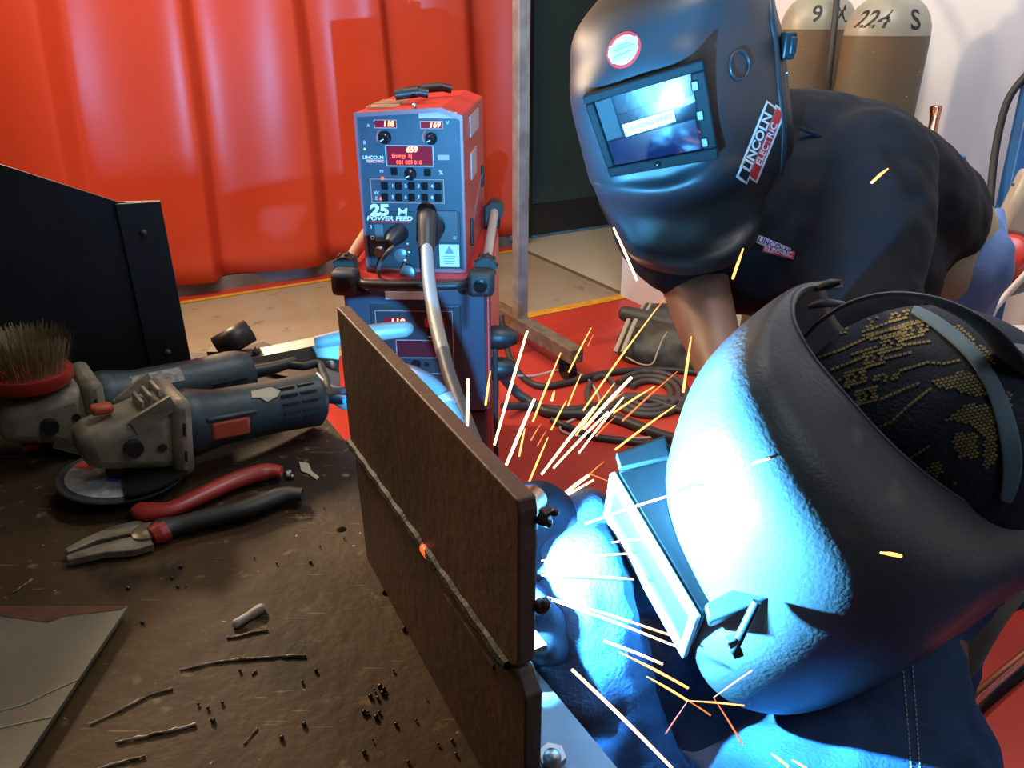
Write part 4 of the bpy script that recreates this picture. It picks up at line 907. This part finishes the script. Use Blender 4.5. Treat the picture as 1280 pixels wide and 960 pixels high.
# ---------------------------------------------------------------- welder bending over the work
M_jk = mat('navy_denim_jacket', (.030,.070,.155), .85, c2=(.022,.052,.12), scale=25, bump=.6, bscale=350)
b = B()
hd = pz(1155,545,.625)
b.ball(hd, (.085,.10,.085), seg=24)
neck = pz(1320,640,.76)
pel = Vector((.98,.32,.52))
b.chain([(hd,.055),(neck,.048),(pz(1490,670,.87),.09),(pel,.115)])
sL = pz(1130,930,.70); sR = pz(1330,560,.86)
b.chain([(pz(1480,670,.87),.08),(pz(1330,600,.84),.052),(pz(1150,755,.74),.040),(sL,.055),(pz(960,1075,.62),.045),(pz(760,960,.62),.036),(pz(700,790,.585),.028)])
b.chain([(pz(1480,670,.87),.08),(sR,.06),(pz(930,690,.80),.048),(pz(800,680,.68),.034),(pz(738,676,.625),.022)])
for k_, f_ in ((Vector((.42,.42,.50)),Vector((.40,.50,.07))),(Vector((.55,.05,.50)),Vector((.50,.12,.07)))):
    b.chain([(pel,.11),(k_,.065),(f_,.045)]); b.cap(f_+Vector((0,0,-.03)), .035, f_+Vector((-.13,.02,-.035)), .03)
p2 = tag(fin('person', b, M_skin, remesh=.009, relax=3), 'person in navy denim jacket crouched low, welding behind the rusty plate', 'person')
b = B()
b.chain([(pz(1500,670,.88),.13),(pz(1330,628,.775),.066)])
b.chain([(pz(1490,660,.88),.12),(pz(1330,600,.84),.075),(pz(1105,770,.72),.055),(pz(1112,885,.69),.068),(pz(1116,945,.68),.086),(pz(1020,1010,.63),.078),(pz(900,1080,.60),.072)])
b.chain([(pz(900,1080,.60),.072),(pz(800,1030,.62),.060),(pz(745,930,.615),.058),(pz(722,830,.60),.056),(pz(712,750,.595),.050),(pz(715,720,.60),.045)])
b.chain([(pz(1520,700,.88),.14),(pel+Vector((.0,0,.1)),.16)])
b.chain([(pz(1470,690,.85),.10),(sR,.09),(pz(1000,640,.86),.075),(pz(880,680,.78),.062),(pz(790,700,.66),.048),(pz(750,690,.63),.040),(pz(728,668,.625),.036)])
b.chain([(pz(900,700,.82),.08),(pz(850,800,.78),.075),(pz(830,900,.80),.09)])
b.chain([(pz(1100,800,.85),.10),(pz(960,850,.80),.08),(pz(900,930,.78),.10),(pz(1100,960,.80),.10)])
fin('denim_jacket', b, M_jk, p2, remesh=.008, relax=5, displace=(.016,.035))
M_thr = mat('pale_thread', (.50,.48,.42), .7)
jo = [x for x in bpy.data.objects if x.name == 'denim_jacket'][0]
bpy.context.view_layer.update(); dg = bpy.context.evaluated_depsgraph_get(); e = jo.evaluated_get(dg); me = e.to_mesh()
from mathutils.bvhtree import BVHTree
bvj = BVHTree.FromPolygons([wm(jo) @ v.co for v in me.vertices], [tuple(p.vertices) for p in me.polygons]); e.to_mesh_clear()
js = decal(bvj, .0006, .65)
for off in (0, 12):
    tb = B()
    for k in range(26):
        y = 826+k*6; x = 1128+off+ (y-826)*.075*(1 if off == 0 else .9)
        tb.tube([js(x,y), js(x+.3,y+3.8)], .0006, seg=6, smooth=False)
    fin('jacket_seam', tb, M_thr, p2)
for k_, f_ in ((Vector((.42,.42,.50)),Vector((.40,.50,.07))),(Vector((.55,.05,.50)),Vector((.50,.12,.07)))):
    fin('trouser_leg', B().chain([(pel,.125),(k_,.085),(f_+Vector((0,0,.03)),.07)]), mat('dark_trouser', (.02,.025,.04), .8), p2, remesh=.012, relax=4)
    fin('boot', B().cap(f_+Vector((.01,0,-.02)), .048, f_+Vector((-.14,.02,-.03)), .04), M_black, p2, remesh=.008)
# gloves
M_gl = mat('dark_leather_glove', (.008,.010,.022), .8, spec=.2, bump=.4, bscale=120)
def glove(w_, c, d, side, q=1.0):
    b = B(); d = d.normalized(); sx_ = d.cross(Vector((0,0,1))).normalized(); up = sx_.cross(d)
    b.chain([(w_,.040*q),(c,.034*q)]).cap(c-sx_*.018*q, .022*q, c+sx_*.018*q, .022*q)
    for k in range(4):
        o = c+sx_*(-.027+.018*k)+d*.022; l = (.034,.042,.039,.030)[k]
        b.chain([(o,.0115),(o+d*l*.8-up*.008,.0105),(o+d*l*.9-up*.032,.0095),(o+d*l*.4-up*.044,.009)], seg=12)
    t = c+sx_*side*.030-up*.006; b.chain([(t,.0125),(t+d*.022+sx_*side*.010-up*.012,.011),(t+d*.042-up*.026,.0095)], seg=12)
    return fin('glove', b, M_gl, p2, remesh=.0045, relax=3)
glove(pz(722,690,.63), pz(672,645,.612), Vector((.12,-1,-.15)), 1, .85)
glove(pz(690,800,.60), pz(668,775,.575), (pz(655,735,.555)-pz(668,775,.575)), -1)

# leather apron edge and chair tube at the lower right
tag(fin('leather_apron', B().grid([[pz(x,y,z) for x,y,z in r] for r in (
  [(1100,700,.72),(1170,690,.71),(1262,695,.70),(1330,700,.70)], [(1110,760,.73),(1190,755,.715),(1262,745,.70),(1290,740,.70)],
  [(1140,810,.74),(1200,812,.73),(1240,790,.71),(1254,780,.71)], [(1160,880,.76),(1200,865,.745),(1216,848,.735),(1226,835,.73)])]), mat('tan_leather', (.30,.235,.155), .75, c2=(.22,.17,.115), scale=20, bump=.5, bscale=60), solid=.004, sub=2), 'tan leather apron corner hanging behind the denim sleeve', 'apron')
chr_ = empty('metal_stool', Vector((.98,.32,0)), 'chrome tube stool leg at the lower right edge', 'stool')
fin('tube_leg', B().tube([pz(1150,960,1.02), pz(1232,880,.98), pz(1275,842,.96), pz(1340,785,.93)], .012, seg=18), M_chrome, chr_)
fin('tube_brace', B().tube([pz(1150,935,1.08), pz(1232,862,1.03), pz(1290,815,1.0)], .009, seg=14), mat('bronze_tube', (.25,.13,.10), .3, .8), chr_)
fin('seat', B().lathe([(.15,0),(.16,.01),(.16,.04),(.14,.05)], (.98,.32,.30), seg=32), M_black, chr_)

# cap with woven gold pattern
CC = pz(1152,535,.615); CR = Vector((.098,.098,.115))
MC = Matrix((RT, UP, FW)).transposed()
M_cap = mat('navy_cap_cloth', (.010,.016,.028), .85, bump=.5, bscale=400)
cap_ = B(); cap_.ball(CC, tuple(CR), MC, seg=48)
cp2 = fin('batik_cap', cap_, M_cap, p2)
def capS(px, py, off=.0008):
    d = ray(px, py); o = CAM-CC
    A = [d.dot(RT)/CR.x, d.dot(UP)/CR.y, d.dot(FW)/CR.z]; O = [o.dot(RT)/CR.x, o.dot(UP)/CR.y, o.dot(FW)/CR.z]
    a = sum(x*x for x in A); b2 = sum(x*y for x, y in zip(A, O)); c = sum(x*x for x in O)-1; D = b2*b2-a*c
    if D < 1e-4: return None
    t = (-b2-math.sqrt(D))/a; p = CAM+d*t; n = p-CC
    n = (RT*(n.dot(RT)/CR.x**2)+UP*(n.dot(UP)/CR.y**2)+FW*(n.dot(FW)/CR.z**2)).normalized(); return p+n*off
M_gold = mat('gold_thread', (.30,.225,.065), .7, c2=(.20,.145,.045), scale=200)
em = B()
def stitch(cx, cy, ang, l=4.6, w_=3.0):       # crop coordinates of the woven motif, three units to the pixel
    x, y = 980+cx/3, 340+cy/3; c, s = math.cos(R(ang)), math.sin(R(ang)); P = []
    for u, v in ((-l/2,-w_/2),(l/2,-w_/2),(l/2,w_/2),(-l/2,w_/2)):
        q = capS(x+(u*c-v*s), y+(u*s+v*c))
        if q is None: return
        P.append(q)
    em.poly(P)
def line(pts, step=16, **k):
    for (x0,y0),(x1,y1) in zip(pts, pts[1:]):
        L = math.hypot(x1-x0,y1-y0); n_ = max(1,int(L/step)); a = math.degrees(math.atan2(y1-y0,x1-x0))
        for i in range(n_): stitch(x0+(x1-x0)*i/n_, y0+(y1-y0)*i/n_, a, **k)
def inside(x, y, P):
    r = False; j = len(P)-1
    for i in range(len(P)):
        if (P[i][1] > y) != (P[j][1] > y) and x < (P[j][0]-P[i][0])*(y-P[i][1])/(P[j][1]-P[i][1])+P[i][0]: r = not r
        j = i
    return r
def fill(P, ang=-12, sx=17, sy=12, holes=False):
    c, s = math.cos(R(ang)), math.sin(R(ang)); cx = sum(p[0] for p in P)/len(P); cy = sum(p[1] for p in P)/len(P)
    for i in range(-14, 15):
        for j in range(-16, 17):
            u, v = (i+.5*(j%2))*sx, j*sy; x, y = cx+u*c-v*s, cy+u*s+v*c
            if inside(x, y, P) and not (holes and (abs(i)+abs(j) in (1,)) ): stitch(x, y, ang+(25 if j%2 else -15), 4.4, 2.7)
for p in ([(120,325),(210,295),(300,255),(400,215),(480,190),(520,185)], [(185,365),(240,345),(300,320),(290,325)], [(260,310),(360,278)], [(300,225),(400,190),(470,170)], [(300,240),(470,205)], [(330,255),(450,225)], 
          [(385,325),(490,300)], [(455,275),(560,260)], [(440,370),(540,340),(600,345),(670,330)], [(330,590),(400,565),(470,500),(560,430)], [(370,475),(450,440),(520,412)], [(465,705),(555,645)], [(175,415),(230,400)], [(250,505),(300,490)], [(430,670),(450,660)], [(640,790),(655,785)]):
    line(p)
def motif(cx, cy, w_=80, h_=70): fill([(cx-w_/2,cy-h_/2+10),(cx+w_/2,cy-h_/2-8),(cx+w_/2,cy+h_/2-10),(cx-w_/2,cy+h_/2+8)], -14, 15, 12, True)
for m_ in ((432,168,70,40),(332,190,56,30),(237,214,50,30),(485,222,85,60),(405,270,80,60),(340,325,75,60),(270,395,80,60),(310,465,85,60),(225,450,45,50),(385,395,100,28),(540,205,40,30)): motif(*m_)
fill([(550,410),(660,375),(740,385),(765,470),(690,465),(640,440),(580,440)]); fill([(600,555),(680,495),(790,500),(800,700),(745,750),(745,620),(700,575),(640,560)]); fill([(640,605),(720,600),(725,695),(660,695),(630,660)])
fill([(600,205),(660,200),(720,260),(700,290)]); fill([(700,270),(750,280),(800,350),(760,355)]); fill([(820,450),(850,450),(850,540),(830,520)]); fill([(520,740),(580,705),(605,750),(560,770)]); fill([(115,240),(190,215),(200,235),(130,255)])
fin('gold_weaving', em, M_gold, cp2, smooth=False)
# grey band round the cap
bd = B(); ring = [(480,150),(560,190),(640,255),(720,330),(780,430),(820,540),(845,650),(850,760),(820,860)]
rw = [18,24,26,28,30,34,38,36,24]
Lr, Rr = [], []
for i, ((x,y), w_) in enumerate(zip(ring, rw)):
    a = ring[max(i-1,0)]; c = ring[min(i+1,len(ring)-1)]; dx, dy = c[0]-a[0], c[1]-a[1]; l = math.hypot(dx,dy); nx, ny = -dy/l, dx/l
    row = [capS(980+(x+nx*w_*t)/3, 340+(y+ny*w_*t)/3, .0028) for t in (-1,-.5,0,.5,1)]
    if all(row): Lr.append(row)
fin('grey_headband', B().grid(Lr), mat('grey_blue_band', (.085,.15,.19), .6), cp2, solid=.0015, sub=2)

# his helmet: old scuffed shell seen from above
H2 = [
 [(1050,358,.62),(1045,352,.63),(1036,352,.65),(1030,360,.68),(1045,400,.75),(1075,430,.81)],
 [(1003,362,.565),(993,362,.57),(975,374,.585),(950,400,.615),(950,440,.69),(990,470,.77)],
 [(989,392,.53),(955,405,.515),(915,425,.535),(880,464,.58),(885,500,.67),(930,540,.76)],
 [(1010,440,.512),(960,468,.480),(890,495,.495),(846,542,.552),(850,570,.65),(890,610,.75)],
 [(1055,495,.502),(1000,550,.463),(910,585,.476),(836,620,.540),(842,650,.64),(880,690,.74)],
 [(1110,555,.500),(1065,640,.458),(965,690,.473),(856,720,.540),(862,750,.64),(900,780,.74)],
 [(1168,604,.508),(1135,700,.468),(1040,780,.486),(892,848,.555),(915,852,.65),(950,850,.74)],
 [(1235,645,.528),(1215,730,.495),(1130,812,.517),(990,888,.580),(1000,878,.66),(1030,870,.74)],
 [(1300,668,.555),(1285,708,.545),(1215,768,.560),(1110,846,.605),(1085,852,.67),(1090,850,.73)],
 [(1350,685,.61),(1345,700,.61),(1300,722,.625),(1255,748,.645),(1200,790,.69),(1180,800,.73)]]
M_h2 = mat('scuffed_black_shell', (.040,.040,.042), .42, c2=(.055,.052,.050), scale=9, bump=.18, bscale=320, detail=2, c3=(.10,.095,.09), s3=18, lo3=.66, hi3=.74, rv=.15)
gH2 = loft(H2, 8, 8)
he2 = empty('welding_helmet', pz(1000,650,.60), 'old scuffed black welding helmet glaring blue beside the arc', 'welding helmet')
fin('shell', B().grid(gH2), M_h2, he2, solid=.0035)
fin('rim_edge', B().tube([r[0] for r in gH2], .0026, seg=8, smooth=False), M_h2, he2)
fin('rim_edge', B().tube([r[-1] for r in gH2], .0026, seg=8, smooth=False), M_h2, he2)
# lens box
A_, B_, C_, D_ = pz(769,588,.535), pz(838,570,.552), pz(930,724,.535), pz(877,770,.512)
Ab, Bb, Cb, Db = pz(760,640,.600), pz(860,640,.62), pz(941,799,.585), pz(860,820,.565)
M_box = mat('lens_box_black', (.015,.018,.022), .35, bump=.1, bscale=200)
fin('lens_box', B().hexa([A_,B_,C_,D_,Ab,Bb,Cb,Db]), M_box, he2, bevel=.0025)
def fq(u, v, d=.0):
    p = (A_*(1-u)+D_*u)*(1-v)+(Ab*(1-u)+Db*u)*v; n = (D_-A_).cross(Ab-A_).normalized()
    if n.dot((A_+D_)/2-(B_+C_)/2) < 0: n = -n
    return p+n*d
lb = B()
for a in ((0,0,1,.14),(0,.86,1,1),(0,.14,.06,.86),(.94,.14,1,.86)):
    lb.hexa([fq(a[0],a[1],.005), fq(a[2],a[1],.005), fq(a[2],a[3],.005), fq(a[0],a[3],.005), fq(a[0],a[1],0), fq(a[2],a[1],0), fq(a[2],a[3],0), fq(a[0],a[3],0)])
fin('lens_frame', lb, mat('lens_frame_grey', (.30,.32,.33), .4), he2, bevel=.001)
fin('lens_glass', B().hexa([fq(.06,.14,.002), fq(.94,.14,.002), fq(.94,.86,.002), fq(.06,.86,.002), fq(.06,.14,.0005), fq(.94,.14,.0005), fq(.94,.86,.0005), fq(.06,.86,.0005)]), mat('lens_glass', (.03,.06,.07), .1), he2, smooth=False)
fin('side_clip', B().hexa([pz(769,566,.525), pz(832,543,.55), pz(840,572,.545), pz(775,587,.525), pz(769,570,.55), pz(832,547,.57), pz(840,578,.57), pz(775,592,.55)]), M_box, he2, bevel=.002)
fin('side_clip', B().hexa([pz(880,756,.500), pz(930,728,.500), pz(972,744,.485), pz(886,779,.495), pz(880,760,.520), pz(930,735,.520), pz(972,750,.505), pz(886,785,.515)]), M_box, he2, bevel=.002)
fin('clip_lever', B().tube([pz(946,752,.480), pz(930,785,.485), pz(916,812,.49)], [.003,.003,.0035], seg=10), M_black, he2)
fin('lever_tip', B().box(pz(918,808,.49), (.007,.006,.016), Matrix.Rotation(R(-25),3,'Y')), M_black, he2, bevel=.001)
# headgear straps and pivot
fin('head_strap', B().tube([pz(1000,428,.55), pz(1030,398,.53), pz(1070,376,.515), pz(1120,368,.505), pz(1175,378,.50), pz(1225,405,.50), pz(1262,445,.51), pz(1290,500,.53), pz(1300,560,.56)], [.003,.005,.0065,.0085,.0105,.0115,.012,.012,.01], flat=.22, seg=14, n=8), mat('strap_black', (.040,.038,.038), .5, c2=(.07,.065,.065), scale=30), he2)
fin('rear_strap', B().tube([pz(1262,440,.52), pz(1285,440,.53), pz(1310,450,.55)], [.012,.014,.014], flat=.3, seg=12), MATS['strap_black'], he2)
fin('lower_strap', B().tube([pz(1300,590,.56), pz(1272,630,.555), pz(1258,660,.55), pz(1240,690,.56)], .005, flat=.5), MATS['strap_black'], he2)
fin('pivot_lug', B().tube([pz(1020,362,.585), pz(1036,356,.57), pz(1052,352,.56)], [.003,.006,.003], flat=.6), M_h2, he2)
fin('pivot_lug', B().tube([pz(1010,384,.575), pz(1030,379,.57), pz(1055,380,.57)], [.002,.0035,.002]), mat('lug_grey', (.14,.13,.125), .5), he2)

# ---------------------------------------------------------------- sparks
M_s1 = mat('spark_white', (0,0,0), .5, emit=(1.0,.52,.22), es=9)
M_s2 = mat('spark_yellow', (0,0,0), .5, emit=(1.0,.40,.09), es=3.2)
M_s3 = mat('spark_orange', (0,0,0), .5, emit=(1.0,.22,.04), es=1.5)
SP = [ # x0,y0,x1,y1, width px, material, depth, where
 (659,414,618,556,3.4,1,.9),(668,499,633,581,4.2,1,.8),(701,441,666,527,2.6,2,.9),(693,489,690,500,3.2,2,.95),(739,410,711,465,2.0,2,1.0),
 (726,468,710,507,1.8,2,1.0),(708,501,689,537,2.2,2,.9),(822,384,729,513,2.4,2,.85),(864,421,854,490,3.2,2,.62),(789,472,730,536,4.4,1,.8),
 (743,509,677,593,3.6,1,.75),(768,479,720,544,2.2,2,.85),(818,483,767,516,2.4,2,.8),(847,464,778,526,2.2,3,.8),(779,497,723,567,2.6,1,.75),
 (760,515,692,585,3.0,1,.72),(844,507,769,562,2.6,2,.68),(685,547,660,606,2.6,2,.7),(755,577,736,594,1.6,3,.68),(736,594,700,622,4.2,1,.65),
 (845,617,731,655,2.8,1,.50),(656,536,649,570,2.4,2,.85),(676,530,664,550,1.8,3,.9),(683,538,672,557,1.6,3,.9),(613,464,607,506,2.8,2,1.0),
 (585,474,584,532,4.0,1,.85),(677,701,784,692,2.4,1,.56),(677,719,792,724,2.4,1,.55),(677,714,735,713,1.8,1,.57),(684,746,838,794,2.8,2,.53),
 (690,750,845,808,2.8,1,.52),(755,801,828,830,3.2,1,.50),(774,815,860,860,3.2,2,.49),(809,846,860,876,2.8,2,.48),(860,876,930,882,2.0,2,.48),
 (860,876,888,894,1.8,3,.48),(860,876,832,917,1.5,3,.48),(715,837,840,960,4.0,1,.48),(892,872,940,838,1.6,2,.47),(892,872,928,930,2.2,3,.47),
 (964,942,985,958,2.8,2,.47),(990,950,1010,962,2.6,2,.47),(924,586,962,573,3.2,2,.45),(765,678,805,674,2.2,1,.50),(1101,691,1126,695,5.0,2,.43),
 (688,632,742,600,2.4,1,.62),(712,637,742,617,2.8,2,.62),(716,634,727,625,2.0,3,.62),(929,311,916,348,3.4,2,.8),(1110,211,1090,228,3.6,2,.85),
 (767,285,796,350,3.0,1,1.0),(832,372,822,385,1.6,3,.85),(742,418,735,432,1.2,3,1.0),(780,490,760,505,1.6,3,.8),(770,520,745,545,1.6,3,.75),(766,604,736,592,1.4,3,.62)]
SLAB = {(929,311):'lone orange spark hanging under the leaning helmet',(1110,211):'small orange spark on the black shirt shoulder',(1101,691):'short fat orange spark in front of the scuffed helmet',
 (924,586):'pale spark streak over the bright side of the scuffed helmet',(585,474):'white spark standing upright just above the rusty plate',(715,837):'long spark falling to the bottom over the blue sleeve',
 (659,414):'longest bright spark rising beside the machine side',(822,384):'long fine spark reaching up to the bare arm',(767,285):'bright streak drawn as the lit edge of the left black sleeve',(845,617):'spark crossing the lens box top',  # the sleeve streak is a painted edge highlight, not a flying spark
 (864,421):'spark just above the glowing helmet crown',(613,464):'small orange spark before the machine louvres',(765,678):'short spark in front of the lens glass'}
SNAME = {(668,499):'thick bright spark left of centre, just right of the longest one',(701,441):'yellow spark starting below the end of the stand foot beam',(693,489):'very short bright spark just right of the stand caster',
 (739,410):'fading spark standing alone on bare red floor beside the stand foot',(726,468):'short thin spark crossing the pale looping wire',(708,501):'yellow spark under the stand caster, ending over the thick hose',
 (789,472):'thickest white spark of the bundle rising toward the hose coils',(743,509):'white spark at left edge of the dense bundle, meeting the plate corner',(768,479):'thin yellow spark inside the dense bundle, left of its thickest streak',
 (818,483):'yellow spark crossing the hose coils, upper one of two side by side',(847,464):'thin orange spark crossing the hose coils, lower one of two',(779,497):'white spark right of the dense bundle ending near the lens box',
 (760,515):'white spark at right edge of the dense bundle near the plate corner',(844,507):'yellow spark pointing at the top corner of the lens box',(685,547):'curved yellow spark rising from the top edge of rusty plate near its corner',
 (755,577):'faint orange tip forking off above the blue glove',(736,594):'thick bright spark just above the blue sleeve near the plate corner',(656,536):'small yellow spark between the two tall sparks at left',
 (676,530):'small faint orange spark under the thick hose, left one',(683,538):'small faint orange spark under the thick hose, right one',(677,701):'upper of two long level sparks left of the lens glass',
 (677,719):'lower of two long level sparks left of the lens glass',(677,714):'short thin level spark starting at the plate edge',(684,746):'upper of two long sparks running from plate edge to lower lens box',
 (690,750):'lower of two long sparks running from plate edge to lower lens box',(755,801):'thick yellow spark over the blue sleeve below the long pair',(774,815):'yellow spark just below the thick one over the blue sleeve',
 (809,846):'yellow spark leading into the bursting star under the helmet',(860,876,930):'level ray of the bursting spark star under the helmet',(860,876,888):'short lower right ray of the bursting spark star',
 (860,876,832):'lower left ray of the bursting spark star',(892,872,940):'upper ray of the forked spark on the helmet bottom edge',(892,872,928):'lower ray of the forked spark on the helmet bottom edge',
 (964,942):'spark at the bottom edge over the lit denim, left one',(990,950):'spark at the bottom edge over the lit denim, right one',(688,632):'bright level spark touching the weld lump on plate corner',
 (712,637):'short yellow spark just right of the weld lump',(716,634):'tiny orange spark beside the weld lump on plate corner',(832,372):'tiny orange spark at the hem of the black sleeve',
 (742,418):'tiny faint spark above the pale wire loop',(780,490):'faint orange spark left of the coils, upper one',(770,520):'faint orange spark left of the coils, lower one',(766,604):'faint orange spark touching the lens box corner'}
for (x0,y0,x1,y1,wd,m_, dz) in SP:
    a, b_ = pz(x1,y1,dz), pz(x0,y0,dz*1.06 if y0 < 600 else dz*.98); r = wd/2*dz/F*1.05
    mid = a.lerp(b_, .5)+Vector((0,0,(b_-a).length*.012))
    if m_ == 3: rr = [r, r*.9, r*.3]
    elif m_ == 2: rr = [r*.9, r, r*.45]
    else: rr = [r*.8, r, r*.8]
    o = fin('spark', B().tube([a, mid, b_], rr, seg=8, n=5), (M_s1,M_s2,M_s3)[m_-1])
    lb_ = SLAB.get((x0,y0)) or SNAME.get((x0,y0,x1)) or SNAME.get((x0,y0)) or 'faint spark among the others above the red floor'
    tag(o, lb_, 'spark', 'sparks flying from the arc')
